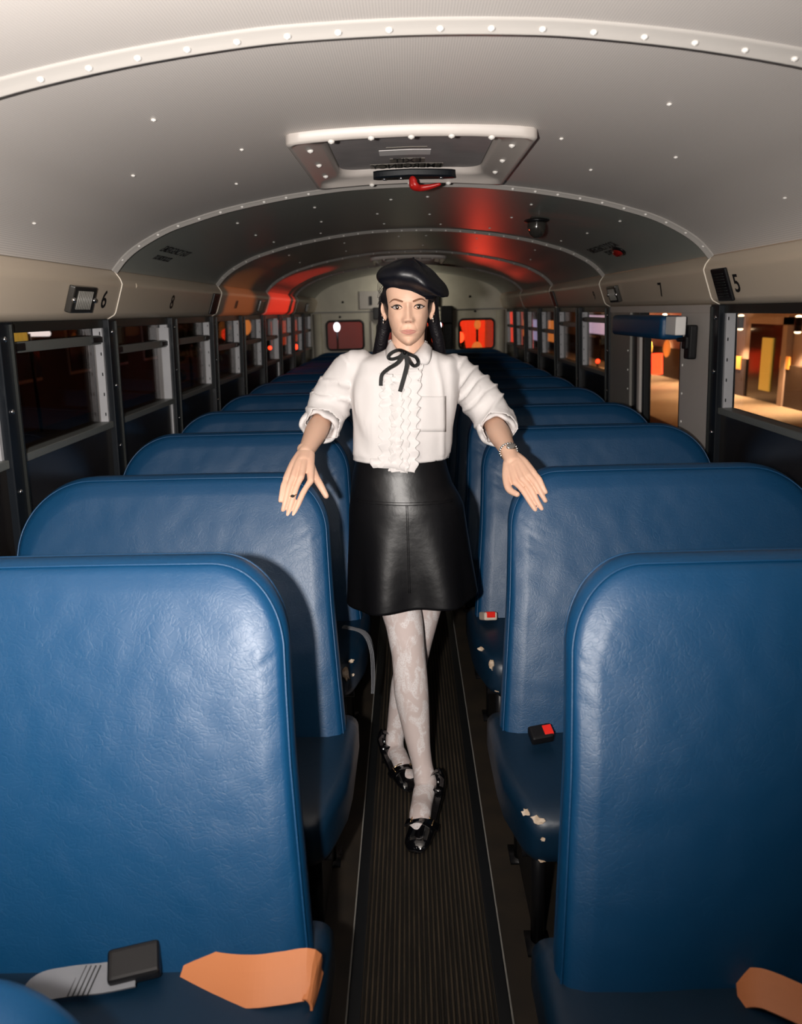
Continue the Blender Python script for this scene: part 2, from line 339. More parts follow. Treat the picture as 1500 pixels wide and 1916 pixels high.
def text(name, body, org, dx, dy, size, m, parent=None, bold=0.0, align='CENTER', sx=1.0, off=0.0012):
    cu = bpy.data.curves.new(name, 'FONT'); cu.body = body; cu.size = size; cu.align_x = align; cu.align_y = 'CENTER'; cu.extrude = 0.0004; cu.offset = bold
    t = bpy.data.objects.new('tmp', cu); COL.objects.link(t)
    dg = bpy.context.evaluated_depsgraph_get(); me = bpy.data.meshes.new_from_object(t.evaluated_get(dg)); bpy.data.objects.remove(t)
    dx = _unit(np.array(dx, float)); dy = np.array(dy, float); dy = _unit(dy-dx*np.dot(dx, dy)); n = np.cross(dx, dy)
    org = np.array(org, float)+n*off
    for v in me.vertices:
        v.co = Vector(org+dx*v.co.x*sx+dy*v.co.y+n*v.co.z)
    me.name = name
    return link(name, me, m, parent, False)
def quad_plate(mb, c, dx, dy, w, h, t=0.001):
    dx = _unit(np.array(dx, float)); dy = np.array(dy, float); dy = _unit(dy-dx*np.dot(dx, dy)); n = np.cross(dx, dy); c = np.array(c, float)
    V = [c+sx*dx*w/2+sy*dy*h/2+sz*n*t for sz in (0, 1) for sx, sy in ((-1, -1), (1, -1), (1, 1), (-1, 1))]
    return mb.add(V, [(0, 3, 2, 1), (4, 5, 6, 7), (0, 1, 5, 4), (1, 2, 6, 5), (2, 3, 7, 6), (3, 0, 4, 7)])
def copy_tree(o, parent=None):
    c = o.copy(); COL.objects.link(c); c.parent = parent
    for ch in list(o.children): copy_tree(ch, c)
    return c

# ------------------------------------------------------------------ shell of the bus
Y0, YR = -1.2, 9.85
PROF = [(0, 1.997), (.15, 1.994), (.28, 1.986), (.47, 1.963), (.665, 1.928), (.80, 1.893), (.90, 1.861), (1.0, 1.812), (1.06, 1.77), (1.105, 1.722)]
def ceil_z(x): return float(np.interp(abs(x), [p[0] for p in PROF], [p[1] for p in PROF]))
def wx(z): return 1.15+(1.547-z)*0.035
sp = spline([(-x, z) for x, z in PROF[::-1]][:-1]+PROF, 80)
def extrude_profile(pts, y0, y1, ny=1, thick=None):
    V = []; Fc = []; n = len(pts)
    for j in range(ny+1):
        y = y0+(y1-y0)*j/ny; V += [(p[0], y, p[1]) for p in pts]
    for j in range(ny):
        for i in range(n-1): a = j*n+i; Fc.append((a, a+1, a+1+n, a+n))
    if thick:
        n0 = len(V); V += [(v[0]*(1+thick/1.1), v[1], v[2]+thick) for v in V]; Fc += [tuple(i+n0 for i in f[::-1]) for f in Fc]
    return V, Fc
RIBS = [1.45, 3.10, 4.76, 6.42, 8.08]
PIL = [1.44+0.83*k for k in range(-2, 11)]           # pillar positions, 3.10 among them
HATCHES = (2.54, 7.30)
def ceiling_part(y0, y1, yc):
    ys = [y0, yc-.335, yc+.335, y1]; V = []; Fc = []; n = len(sp)
    for y in ys: V += [(p[0], y, p[1]) for p in sp]
    for j in range(3):
        for i in range(n-1):
            if j == 1 and abs((sp[i][0]+sp[i+1][0])/2) < .262: continue
            a = j*n+i; Fc.append((a, a+1, a+1+n, a+n))
    n0 = len(V); V += [(v[0]*(1+.03/1.1), v[1], v[2]+.03) for v in V]; Fc += [tuple(i+n0 for i in f[::-1]) for f in Fc]
    return V, Fc
V, Fc = ceiling_part(Y0, 3.10, HATCHES[0]); tag(mk('ceiling', V, Fc, M['perf']), kind='structure', label='perforated pale ceiling panel over the front rows')
V, Fc = ceiling_part(3.10, YR, HATCHES[1]); tag(mk('ceiling', V, Fc, M['ceil']), kind='structure', label='glossy grey metal ceiling over the rear rows')
for i, y in enumerate(RIBS):
    wd = 0.024 if i else 0.04
    V = []; Fc = []; n = len(sp)
    prof = [(-wd, 0.0), (-wd+.003, .005), (-.006, .006), (-.004, .013), (.004, .013), (.006, .006), (wd-.003, .005), (wd, 0.0)]
    for dy, dz in prof:
        for p in sp: V.append((p[0]*(1-dz/1.5), y+dy, p[1]-dz))
    for j in range(len(prof)-1):
        for k in range(n-1): a = j*n+k; Fc.append((a, a+1, a+1+n, a+n))
    rb = tag(mk('trim_%d' % (i+1), V, Fc, M['rib'] if i < 2 else M['rib'], None, True), kind='structure')
    L = np.concatenate([[0], np.cumsum(np.linalg.norm(np.diff(sp, axis=0), axis=1))])
    rv = None
    for s_ in np.arange(0.06, L[-1]-0.03, 0.082 if i < 3 else 0.12):
        x = np.interp(s_, L, sp[:, 0]); z = np.interp(s_, L, sp[:, 1])
        if 1 <= i <= 1 and abs(x) < 0.31: continue
        if rv is None:
            rv = MB().ball((0, 0, 0), (.0060, .0060, .004), 10, 6).build('rivet', M['rivet'], rb, True); o = rv
        else:
            o = rv.copy(); COL.objects.link(o)
        o.location = (x, y-0.014, z-0.009)
# header panels (one long moulded panel each side)
for s, nm in ((-1, 'left'), (1, 'right')):
    pts = [(1.108, 1.722), (1.100, 1.712), (1.085, 1.690), (1.080, 1.672), (1.084, 1.66), (1.115, 1.572), (1.122, 1.562), (1.140, 1.552), (1.150, 1.547), (1.20, 1.547)]
    V, Fc = extrude_profile([(s*a, b) for a, b in pts], Y0, YR)
    h = tag(mk('trim_%d' % (6 if s < 0 else 7), V, Fc, M['header'], None, True), kind='structure', label='beige moulded panel above the %s windows' % nm)
    for y in RIBS:
        MB().tube([(s*(a-0.001), y, b) for a, b in pts[:-1]], 0.0028, 8).build('panel_seam', M['seam'], h, True)
# walls below the windows and above
for s, nm in ((-1, 'left'), (1, 'right')):
    V = []; Fc = []
    for (y0, y1, z0, z1) in ([(Y0, YR, 0.0, 1.15)] if s < 0 else [(Y0, 3.50, 0, 1.15), (3.50, 4.25, 0, .42), (4.25, YR, 0, 1.15)]):
        b = [(s*wx(z0), y0, z0), (s*wx(z0), y1, z0), (s*wx(z1), y1, z1), (s*wx(z1), y0, z1)]
        c = [(p[0]+s*.05, p[1], p[2]) for p in b]; n0 = len(V); V += b+c
        Fc += [tuple(n0+i for i in f) for f in ((0, 1, 2, 3), (7, 6, 5, 4), (3, 2, 6, 7), (0, 4, 5, 1), (1, 5, 6, 2), (0, 3, 7, 4))]
    tag(mk('wall_%s' % nm, V, Fc, M['lower'], None, False), kind='structure')
tag(MB().box((-1.25, Y0, -0.05), (1.25, YR+.1, 0)).build('floor', M['floor']), kind='structure')
tag(MB().box((-0.158, Y0+.05, 0.0), (0.152, YR-.06, 0.006)).build('aisle_runner', M['mat_']), 'ribbed brown rubber runner down the middle of the aisle', 'floor mat')
for s in (-1, 1):
    x0 = s*0.155-0.003
    tag(MB().box((x0, Y0+.05, 0), (x0+s*.030, YR-.06, 0.009), .003).build('trim_%d' % (8 if s < 0 else 9), M['black']), kind='structure')
    tag(MB().box((x0+s*.030, Y0+.05, 0), (x0+s*.034, YR-.06, 0.0085)).build('trim_%d' % (10 if s < 0 else 11), M['greyp']), kind='structure')

def xyz_box(s, xa, xb, y0, y1, z0, z1, bev=0.0):   # box whose x follows the leaning wall
    mb = MB(); mb.box((xa, y0, z0), (xb, y1, z1), bev)
    mb.V = [(s*(v[0]+wx(v[2])), v[1], v[2]) for v in mb.V]; return mb
# pillars
k = 12
for s in (-1, 1):
    for y in PIL:
        if y < 0.3 or y > 9.6: continue
        if s > 0 and 3.2 < y < 4.6: continue
        p = tag(xyz_box(s, -.022, .05, y-.045, y+.035, .3, 1.547, .004).build('trim_%d' % k, M['pillar']), kind='structure'); k += 1
        xyz_box(s, -.03, -.018, y+.012, y+.022, .3, 1.54, .002).build('pillar_bead', M['frame'], p)
        for z in (1.50, 1.30, 1.07):
            MB().ball((s*(wx(z)-.024), y-.02, z), (.004, .008, .008), 10, 6).build('screw', M['chrome'], p, True)
# windows
wk = 1
def window(s, y0, y1, rail, nm):
    wn = tag(xyz_box(s, .0, .045, y0, y1, 1.515, 1.547, .003).build('window_%d' % nm, M['frame']), kind='structure')
    xyz_box(s, -.012, .045, y0, y1, 1.143, 1.168, .004).build('sill', M['alud'], wn)
    j = xyz_box(s, .002, .036, y1-.014, y1, 1.168, 1.515).build('jamb', M['alu'], wn)
    for z in np.arange(1.19, 1.50, .075): xyz_box(s, .008, .012, y1-.0155, y1-.013, z, z+.012).build('notch', M['black'], j)
    xyz_box(s, .002, .046, y0, y0+.014, 1.168, 1.515).build('jamb', M['frame'], wn)
    xyz_box(s, .030, .034, y0+.014, y1-.014, 1.168, rail).build('pane', M['glass'], wn)
    xyz_box(s, .038, .042, y0+.014, y1-.014, rail, 1.515).build('pane', M['glass'], wn)
    r = xyz_box(s, .005, .034, y0+.014, y1-.014, rail-.018, rail+.014, .003).build('sash_rail', M['alud'], wn)
    for ya in (y0+.02, y1-.11): 
        l = xyz_box(s, -.002, .008, ya, ya+.09, rail-.012, rail+.010, .003).build('latch', M['blackp'], r)
    return wn
rails = {-1: [1.36, 1.36, 1.475, 1.43, 1.43, 1.36, 1.36, 1.36, 1.36, 1.36, 1.36], 1: [1.36, 1.36, 0, 0, 1.40, 1.47, 1.43, 1.36, 1.36, 1.36, 1.36]}
for s in (-1, 1):
    ys = [y for y in PIL if y > .3]
    for i in range(len(ys)-1):
        if s > 0 and 3.0 < ys[i] < 4.5: continue
        if ys[i] > 9.2: continue
        window(s, ys[i]+.035, min(ys[i+1]-.045, YR-.02), rails[s][min(i, 10)], wk); wk += 1
# full-height white channel on the emergency windows of the left side
for y in (3.885, 7.205):
    tag(xyz_box(-1, -.006, .05, y-.018, y, .60, 1.50).build('trim_%d' % k, M['alu']), kind='structure'); k += 1
# ---- rear wall
WR = [(-0.985, -0.545, 1.115, 1.452), (0.60, 1.02, 1.09, 1.438)]
DW = (0.10, 0.42, .70, 1.42)
def rrect(x0, x1, z0, z1, r, n=6):
    out = []
    for cx, cz, a0 in ((x1-r, z1-r, 0), (x0+r, z1-r, PI/2), (x0+r, z0+r, PI), (x1-r, z0+r, 1.5*PI)):
        for i in range(n+1): a = a0+PI/2*i/n; out.append((cx+r*math.cos(a), cz+r*math.sin(a)))
    return out
def wall_with_holes(outer, holes, y, t, name, m):
    cu = bpy.data.curves.new('tmp', 'CURVE'); cu.dimensions = '2D'; cu.fill_mode = 'BOTH'; cu.extrude = t/2
    for lp in [outer]+holes:
        spn = cu.splines.new('POLY'); spn.points.add(len(lp)-1); spn.use_cyclic_u = True
        for i, (a, b) in enumerate(lp): spn.points[i].co = (a, b, 0, 1)
    o = bpy.data.objects.new('tmp', cu); COL.objects.link(o); dg = bpy.context.evaluated_depsgraph_get()
    me = bpy.data.meshes.new_from_object(o.evaluated_get(dg)); bpy.data.objects.remove(o)
    for v in me.vertices: v.co = Vector((v.co.x, y+t/2-v.co.z, v.co.y))
    return link(name, me, m, None, False)
outer = [(p[0], p[1]+.01) for p in sp[::2]]+[(1.2, 1.5), (1.22, 0), (-1.22, 0), (-1.2, 1.5)]
rw = tag(wall_with_holes(outer, [rrect(*h, .05) for h in WR]+[rrect(-.43, .47, .02, 1.50, .03)], YR, .05, 'wall_rear', M['rearw']), kind='structure')
MB().box((-1.15, YR-.012, 1.548), (1.15, YR, 1.562)).build('ledge', M['greyp'], rw)
for h in WR:
    g = tag(MB().tube([(a, YR-.004, b) for a, b in rrect(*h, .05)], .013, 8, closed=True).build('window_%d' % wk, M['black'], None, True), kind='structure'); wk += 1
    MB().box((h[0], YR+.02, h[2]), (h[1], YR+.026, h[3])).build('pane', M['glass'], g)
dr = tag(wall_with_holes(rrect(-.43, .47, .02, 1.50, .03), [rrect(*DW, .05), rrect(-.38, -.10, .70, 1.42, .05)], YR+.01, .035, 'door_1', M['rearw']), kind='structure')
for h in (DW, (-.38, -.10, .70, 1.42)):
    MB().tube([(a, YR+.006, b) for a, b in rrect(*h, .05)], .012, 8, closed=True).build('gasket', M['black'], dr, True)
    MB().box((h[0], YR+.025, h[2]), (h[1], YR+.030, h[3])).build('pane', M['glass'], dr)
MB().tube([(-.44, YR-.02, .6), (-.44, YR-.02, 1.45)], .016, 8).build('hinge_rod', M['panel'], dr, True)
MB().box((-.42, YR-.07, 1.46), (-.26, YR, 1.60), .01).box((-.30, YR-.06, 1.35), (-.2, YR, 1.50), .01).build('latch_box', M['blackp'], dr)
MB().box((.38, YR-.07, 1.40), (.52, YR, 1.60), .01).box((.43, YR-.05, .8), (.52, YR, 1.40), .01).build('lock_column', M['blackp'], dr)
pl = tag(MB().box((-.58, YR-.02, 1.585), (-.22, YR-.003, 1.79), .004).build('access_cover', M['panel']), 'pale square cover plate with black handle on the rear wall', 'cover plate')
MB().box((-.46, YR-.04, 1.63), (-.43, YR-.018, 1.73), .005).build('handle', M['blackp'], pl)
for x, z in ((-.78, 1.67), (-.82, 1.50), (.73, 1.70), (.79, 1.53)):
    MB().ball((x, YR-.004, z), (.014, .006, .014), 10, 6).build('screw_cap', M['blackp'], rw, True)
tag(MB().box((.34, YR-.05, 1.60), (.37, YR-.003, 1.74), .005).build('coat_hook', M['blackp']), 'small black upright handle on the rear wall right of the door', 'handle')
for s in (-1, 1): tag(MB().tube([(s*1.09, YR-.05, .3), (s*1.09, YR-.05, 1.54)], .055, 20).build('trim_%d' % k, M['rearw'], None, True), kind='structure'); k += 1
# ---- side emergency door on the right
def pb(nm, *a, m='panel', par=None, bev=.002): return xyz_box(1, *a, bev).build(nm, M[m], par)
d2 = tag(pb('door_2', -.004, .03, 3.50, 3.535, .35, 1.50, m='black'), kind='structure', label='side emergency door with tall glass on the right wall')
pb('door_frame', -.004, .03, 4.06, 4.10, .35, 1.50, m='black', par=d2)
pb('door_edge', -.012, .03, 4.12, 4.17, .35, 1.47, m='panel', par=d2, bev=.01)
pb('pane', .018, .024, 3.535, 4.06, .42, 1.46, m='glass', par=d2)
pb('door_frame', -.004, .03, 3.53, 4.07, 1.44, 1.50, m='black', par=d2)
pb('door_frame', -.004, .03, 3.53, 4.07, .40, .44, m='black', par=d2)
k0 = tag(pb('trim_%d' % k, -.012, .05, 3.14, 3.50, .30, 1.535), kind='structure', label='pale grey riveted panel beside the side door'); k += 1
for z in (1.42, 1.30, 1.18, 1.06, .95, .84): MB().ball((wx(z)-.014, 3.465, z), (.003, .0055, .0055), 8, 6).build('rivet', M['rivet'], k0, True)
MB().ball((wx(1.42)-.014, 3.40, 1.405), (.003, .0055, .0055), 8, 6).build('rivet', M['rivet'], k0, True)
k1 = tag(pb('trim_%d' % k, -.012, .05, 4.30, 4.72, .30, 1.535, m='greyp'), kind='structure'); k += 1
for z in (1.42, 1.32, 1.22, 1.12, 1.02): MB().ball((wx(z)-.014, 4.33, z), (.003, .0055, .0055), 8, 6).build('rivet', M['rivet'], k1, True)
tag(pb('trim_%d' % k, -.014, .05, 3.14, 4.72, 1.515, 1.547, m='panel'), kind='structure'); k += 1
tag(pb('trim_%d' % k, .0, .05, 4.17, 4.30, .3, 1.52, m='black'), kind='structure'); k += 1
pad = tag(MB().box((1.03, 3.42, 1.408), (1.132, 4.24, 1.506), .024).build('header_pad', M['vinyl'], None, True), 'dark blue padded bar above the side emergency door', 'pad')
MB().box((1.05, 3.29, 1.43), (1.092, 3.42, 1.503), .006).build('end_bracket', M['white'], pad)
lt = tag(MB().box((1.100, 3.27, 1.335), (1.134, 3.33, 1.47), .010).build('door_release', M['blackp']), 'black release latch at the near end of the blue padded bar', 'latch')
MB().tube([(1.11, 3.30, 1.415), (1.085, 3.32, 1.412), (1.09, 3.37, 1.41)], .009, 8).build('lever', M['blackp'], lt, True)
MB().box((1.088, 3.275, 1.375), (1.12, 3.325, 1.425), .008).build('lever_housing', M['blackp'], lt)

# ------------------------------------------------------------------ ceiling fittings
def hatch(yc, label):
    r = empty('roof_hatch', (0, yc, 1.95), label, 'roof hatch')
    W, Lh = 0.315, 0.385
    def ring(hw, hl, dz, rad):
        out = []
        base = rrect(-hw, hw, -hl, hl, rad, 6)
        P = []
        for i in range(len(base)):
            a, b = np.array(base[i]), np.array(base[(i+1) % len(base)]); nn = max(1, int(np.linalg.norm(b-a)/.03))
            P += [a+(b-a)*q/nn for q in range(nn)]
        return np.array([(p[0], p[1], ceil_z(p[0])-1.95+dz) for p in P])
    Rs = [ring(W, Lh, .0, .02)]
    N = len(Rs[0])
    def rs(hw, hl, dz, rad):   # resample to N points
        q = ring(hw, hl, dz, rad); L = np.concatenate([[0], np.cumsum(np.linalg.norm(np.diff(np.vstack([q, q[:1]]), axis=0), axis=1))]); qq = np.vstack([q, q[:1]])
        t = np.linspace(0, L[-1], N, endpoint=False); return np.array([[np.interp(a, L, qq[:, c]) for c in range(3)] for a in t])
    Rs = [rs(W, Lh, .004, .02), rs(W, Lh, -.020, .02), rs(W-.006, Lh-.006, -.026, .02), rs(W-.014, Lh-.014, -.024, .03), rs(W-.020, Lh-.020, -.014, .03),
          rs(W-.075, Lh-.075, -.010, .06), rs(W-.085, Lh-.085, .0, .06), rs(W-.088, Lh-.088, .035, .06)]
    V, Fc = loft_mesh(Rs, False); mk('hatch_frame', V, Fc, M['panel'], r)
    V, Fc = loft_mesh([rs(W-.090, Lh-.090, .03, .07)]+[rs((W-.090)*q, (Lh-.090)*q, .012, .07*q) for q in (1, .9, .8, .7, .6, .5, .4, .3, .2, .1, .02)], True)
    V = [(v[0], v[1], v[2]-min(0, 0)) for v in V]
    ld = mk('hatch_lid', V, Fc, M['lid'], r, False)
    for x, y in [(sx*(W-.045), q) for sx in (-1, 1) for q in (-.22, 0, .20)]+[(q, -Lh+.010) for q in (-.2, 0, .2)]+[(q, Lh-.010) for q in (-.13, 0, .13)]+[(q, -Lh+.002) for q in (-.1, .1)]:
        dz = -.014 if abs(x) > .25 else -.026
        MB().ball((x, y, ceil_z(x)-1.95+dz), (.009, .009, .006), 10, 6).build('frame_screw', M['rivet'], r, True)
    return r, ld
h1, lid1 = hatch(2.54, 'roof hatch with red lever and emergency exit lettering above the front rows')
h2, lid2 = hatch(7.30, 'far roof hatch with pale frame above the rear rows')
def onlid(px, py): p = atz(px, py, ceil_z(0)+.0105); return p-np.array([0, 2.36, 1.95])
LZ = ceil_z(0)-1.95+.0115
def lidp(x, y): return (x, y, ceil_z(x)-1.95+.0115)
def stick(nm, x0, x1, y0, y1, m):
    V = []; Fc = []; n = 6
    for i in range(n+1):
        x = x0+(x1-x0)*i/n
        for y in (y0, y1):
            for dz in (0, -.0015): V.append((x, y, ceil_z(x)-1.95+.0122+dz))
    for i in range(n):
        a = i*4; Fc += [(a, a+4, a+6, a+2), (a+1, a+3, a+7, a+5), (a, a+1, a+5, a+4), (a+2, a+6, a+7, a+3)]
    Fc += [(0, 2, 3, 1), (n*4, n*4+1, n*4+3, n*4+2)]
    return mk(nm, V, Fc, M[m], lid1, False)
def lp(px, py):
    p = atz(px, py, ceil_z(0)+.0105); return p[0], p[1]-2.54
a = lp(694, 315); b = lp(829, 304); stick('sign_backing', a[0], b[0], a[1], b[1], 'backing')
c1 = ((a[0]+b[0])/2, (a[1]+b[1])/2)
hgt = abs(a[1]-b[1])
text('emergency_lettering', 'EMERGENCY', (c1[0], c1[1], LZ-.003), (-1, 0, 0), (0, -1, 0), hgt*1.5, M['ink'], lid1, .001, sx=1.0)
lt_ = [o for o in lid1.children if o.name.startswith('emergency')][0]
xs = [v.co.x for v in lt_.data.vertices]; f_ = (b[0]-a[0])*.97/(max(xs)-min(xs))
for v in lt_.data.vertices: v.co.x = c1[0]+(v.co.x-c1[0])*f_; v.co.z += ceil_z(v.co.x)-ceil_z(0)
a = lp(730, 304.5); b = lp(795, 295.5); stick('sign_backing', a[0], b[0], a[1], b[1], 'backing')
c1 = ((a[0]+b[0])/2, (a[1]+b[1])/2)
e2 = text('exit_lettering', 'EXIT', (c1[0], c1[1], LZ-.003), (-1, 0, 0), (0, -1, 0), abs(a[1]-b[1])*1.5, M['ink'], lid1, .001)
xs = [v.co.x for v in e2.data.vertices]; f_ = (b[0]-a[0])*.8/(max(xs)-min(xs))
for v in e2.data.vertices: v.co.x = c1[0]+(v.co.x-c1[0])*f_
for p, q, m_ in (((710, 291), (806, 279), 'sticker'), ((612, 330), (652, 319), 'sticker'), ((863, 323), (904, 312), 'sticker'), ((722, 277.5), (799, 274), 'backing')):
    a = lp(*p); b = lp(*q); stick('label_sticker', a[0], b[0], a[1], b[1], m_)
# handle bar of the hatch: dark bracket with red lever
hb = []
for i in range(25):
    t = i/24; x = -.12+.265*t; e = math.sin(PI*min(1, max(0, t)))**.35
    hw = .006+.030*e; zc = ceil_z(x)-1.95-.004
    hb.append(np.array([(x, .262+q[0]*hw, zc-.010+q[1]*.012) for q in ((-1, -.6), (-.8, -1), (.8, -1), (1, -.6), (1, .6), (.8, 1), (-.8, 1), (-1, .6))]))
V, Fc = loft_mesh(hb); br = mk('handle_bracket', V, Fc, M['pillar'], h1, False)
for x, dy in ((-.085, .262), (-.03, .262), (.10, .262)): MB().ball((x, dy-.003, ceil_z(x)-1.95-.027), (.007, .007, .004), 10, 6).build('screw', M['chrome'], br, True)
for x, sg in ((-.098, -1), (.118, 1)):
    z = ceil_z(x)-1.95-.0272; mk('arrow_mark', [(x-.014*sg*-1, .235, z), (x-.014*sg*-1, .262, z), (x+.014*sg*-1*-1, .262, z), (x-.014*sg*-1, .235, z-.001), (x-.014*sg*-1, .262, z-.001), (x+.014*sg, .262, z-.001)], [(0, 1, 2), (5, 4, 3), (0, 3, 4, 1), (1, 4, 5, 2), (2, 5, 3, 0)], M['sticker'], br, False)
lv = MB(); limb(lv, [(.008, .222, .006), (.012, .225, -.008), (.03, .236, -.014), (.06, .234, -.012), (.092, .228, -.006)], [.015, .018, .015, .012, .007], flat=(1, .7))
lv.box((-.001, .212, -.014), (.022, .262, .010), .006); lv.build('red_lever', M['red'], h1, True)
# scattered roof screws on both ceiling panels
for px, py, in ((287, 223), (249, 328), (452, 279), (64, 417), (442, 343), (1252, 193), (1264, 293), (1050, 259), (1105, 317), (1468, 369)):
    d = _dir(px, py)
    for t in np.arange(.5, 6, .005):
        P = CAM+d*t
        if P[2] > ceil_z(P[0]): break
    c_ = [o for o in bpy.data.objects if o.name == 'ceiling'][0]
    MB().ball((P[0], P[1], ceil_z(P[0])-.001), (.006, .006, .003), 8, 6).build('screw', M['rivet'], c_, True)
c_ = bpy.data.objects['ceiling.001']
for yy in (3.45, 4.0, 4.45, 5.2, 5.9):
    for x in (-.72, -.42, -.1, .12, .45, .80):
        x += random.uniform(-.05, .05); y = yy+random.uniform(-.06, .06)
        MB().ball((x, y, ceil_z(x)-.001), (.007, .007, .003), 8, 6).build('screw', M['rivet'], c_, True)
# dome camera
x, y = .575, 3.84; z = ceil_z(x)
dm = tag(MB().ball((x, y, z-.012), (.058, .058, .012), 24, 8).build('dome_camera', M['blackp'], None, True), 'small black dome camera under the ceiling, right of centre', 'security camera')
MB().ball((x, y, z-.035), (.042, .042, .052), 24, 14).build('dome', M['lens'], dm, True)
# red warning light and its notice on the right of the ceiling
def ceil_frame(x): 
    dz = (ceil_z(x+.01)-ceil_z(x-.01))/.02; t = np.array([1, 0, dz]); t = t/np.linalg.norm(t); n = np.array([dz, 0, -1.0]); n /= np.linalg.norm(n); return t, n
t_, n_ = ceil_frame(1.0); p = np.array([1.005, 4.05, ceil_z(1.005)])
rot = np.stack([t_, np.array([0, 1, 0]), n_], 1)
wl = tag(MB().ball(p+n_*.004, (.035, .075, .012), 20, 8, rot).build('warning_light', M['blackp'], None, True), 'small oval red warning light beside the right ceiling notice', 'light')
MB().ball(p+n_*.008, (.026, .06, .022), 20, 8, rot).build('red_lens', mat('dark_red_lens', (0.22, .01, .008), .15), wl, True)
def ceil_text(nm, body, x, y, s, size, label, cat, sx=1.0, bold=.0004):
    t, n = ceil_frame(x); up = -s*t       # up points to the middle of the roof
    dx = (0, 1, 0) if s < 0 else (0, -1, 0)
    o = text(nm, body, np.array([x, y, ceil_z(x)])+n*.002, dx, up, size, M['ink'], None, bold, sx=sx)
    return tag(o, label, cat)
def surf_pt(px, py):
    d = _dir(px, py)
    for t in np.arange(.5, 12, .004):
        P = CAM+d*t
        if P[2] > ceil_z(P[0]): return P
A = surf_pt(283, 462); B = surf_pt(355, 480)
o1 = ceil_text('ceiling_notice', 'EMERGENCY EXIT', (A[0]+B[0])/2+.01, (A[1]+B[1])/2+.02, -1, .056, 'black emergency exit lettering on the left of the ceiling', 'lettering', sx=.85)
t, n = ceil_frame(-1.0); xx = (A[0]+B[0])/2-.035
text('small_lettering', 'DO NOT BLOCK', np.array([xx, (A[1]+B[1])/2-.03, ceil_z(xx)])+n*.002, (0, 1, 0), t, .038, M['ink'], o1, .001, sx=.75)
A = surf_pt(1102, 466); B = surf_pt(1158, 458); xx = (A[0]+B[0])/2
o2 = ceil_text('ceiling_notice', 'EMERGENCY DOOR', xx, (A[1]+B[1])/2+.02, 1, .062, 'black emergency door lettering on the right of the ceiling', 'lettering', sx=.95, bold=.0005)
t, n = ceil_frame(1.0); xx += .045
text('small_lettering', 'DO NOT BLOCK', np.array([xx, (A[1]+B[1])/2-.03, ceil_z(xx)])+n*.002, (0, -1, 0), -t, .045, M['ink'], o2, .0015, sx=.8)
# header fittings
def hx(z): return float(np.interp(z, [1.547, 1.562, 1.572, 1.66, 1.672], [1.150, 1.122, 1.115, 1.084, 1.080]))
def head_frame(s): up = _unit(np.array([-s*.031, 0, .088])); n = _unit(np.array([-s*.088, 0, -.031])); return up, n
def num(s, txt, Y, label, size=.088):
    up, n = head_frame(s); z = 1.613
    o = text('row_number', txt, np.array([s*hx(z), Y, z])+n*.0015, (0, -s, 0), up, size, M['ink'], None, .0010, sx=1.2, off=.001)
    return tag(o, label, 'number')
def hfit(nm, s, Y, wd, ht, t, m, label, cat, z=1.616):
    up, n = head_frame(s); mb = MB(); mb.box((-wd/2, -ht/2, 0), (wd/2, ht/2, t), .006)
    mb.V = [tuple(np.array([s*hx(z), Y, z])+np.array([0, v[0], 0])+up*v[1]+n*v[2]) for v in mb.V]
    return tag(mb.build(nm, M[m], None, False), label, cat)
YL = lambda px, s: float(atx(px, 555, s*1.10)[1])
num(-1, '6', YL(193, -1), 'black number six on the left header panel'); num(-1, '8', YL(320, -1), 'black number eight on the left header panel')
num(1, '7', YL(1236, 1), 'black number seven on the right header panel'); num(1, '5', YL(1377, 1), 'black number five on the right header panel')
num(-1, '10', YL(487, -1)-.9, 'small black number ten farther along the left header panel', .07)
num(1, '9', YL(1105, 1)-.1, 'small black number nine farther along the right header panel', .07)
def lamp(s, Y, lab):
    o = hfit('ceiling_lamp', s, Y, .185, .088, .022, 'lens', lab, 'lamp')
    up, n = head_frame(s); c = np.array([s*hx(1.616), Y, 1.616])
    for q in (-1, 1):
        MB().ball(c+n*.022+np.array([0, q*.085, 0]), (.008, .009, .009), 10, 6).build('screw', M['chrome'], o, True)
    mb = MB()
    for q in range(-4, 5): mb.tube([c+n*.0225+np.array([0, q*.014, 0])-up*.03, c+n*.0225+np.array([0, q*.014, 0])+up*.03], .0035, 6)
    mb.build('ribbed_lens', M['greyp'], o, True)
lamp(-1, YL(145, -1), 'rectangular ribbed lamp beside number six on the left header'); lamp(1, YL(1152, 1), 'rectangular lamp beside number seven on the right header')
def speaker(s, Y, lab):
    o = hfit('speaker', s, Y, .13, .118, .012, 'blackp', lab, 'speaker')
    up, n = head_frame(s); c = np.array([s*hx(1.616), Y, 1.616]); mb = MB()
    for q in range(-4, 5): mb.tube([c+n*.0125+up*q*.010-np.array([0, .045, 0]), c+n*.0125+up*q*.010+np.array([0, .045, 0])], .002, 6)
    mb.build('grille', M['frame'], o, True)
speaker(-1, YL(398, -1), 'black slotted speaker on the left header beyond number eight'); speaker(1, YL(1353, 1), 'black slotted speaker beside number five on the right header')
speaker(1, YL(1037, 1), 'far black speaker on the right header near the rear rows')
hfit('ceiling_lamp', -1, YL(484, -1), .16, .085, .02, 'lens', 'farther small lamp on the red lit part of the left header', 'lamp')
hfit('ceiling_lamp', -1, 8.9, .16, .085, .02, 'lens', 'farthest lamp on the left header by the rear wall', 'lamp')
up, n = head_frame(-1); MB().ball((-1.083, 3.27, 1.672), (.006, .010, .010), 10, 6).build('screw_cap', M['header'], bpy.data.objects['trim_6'], True)

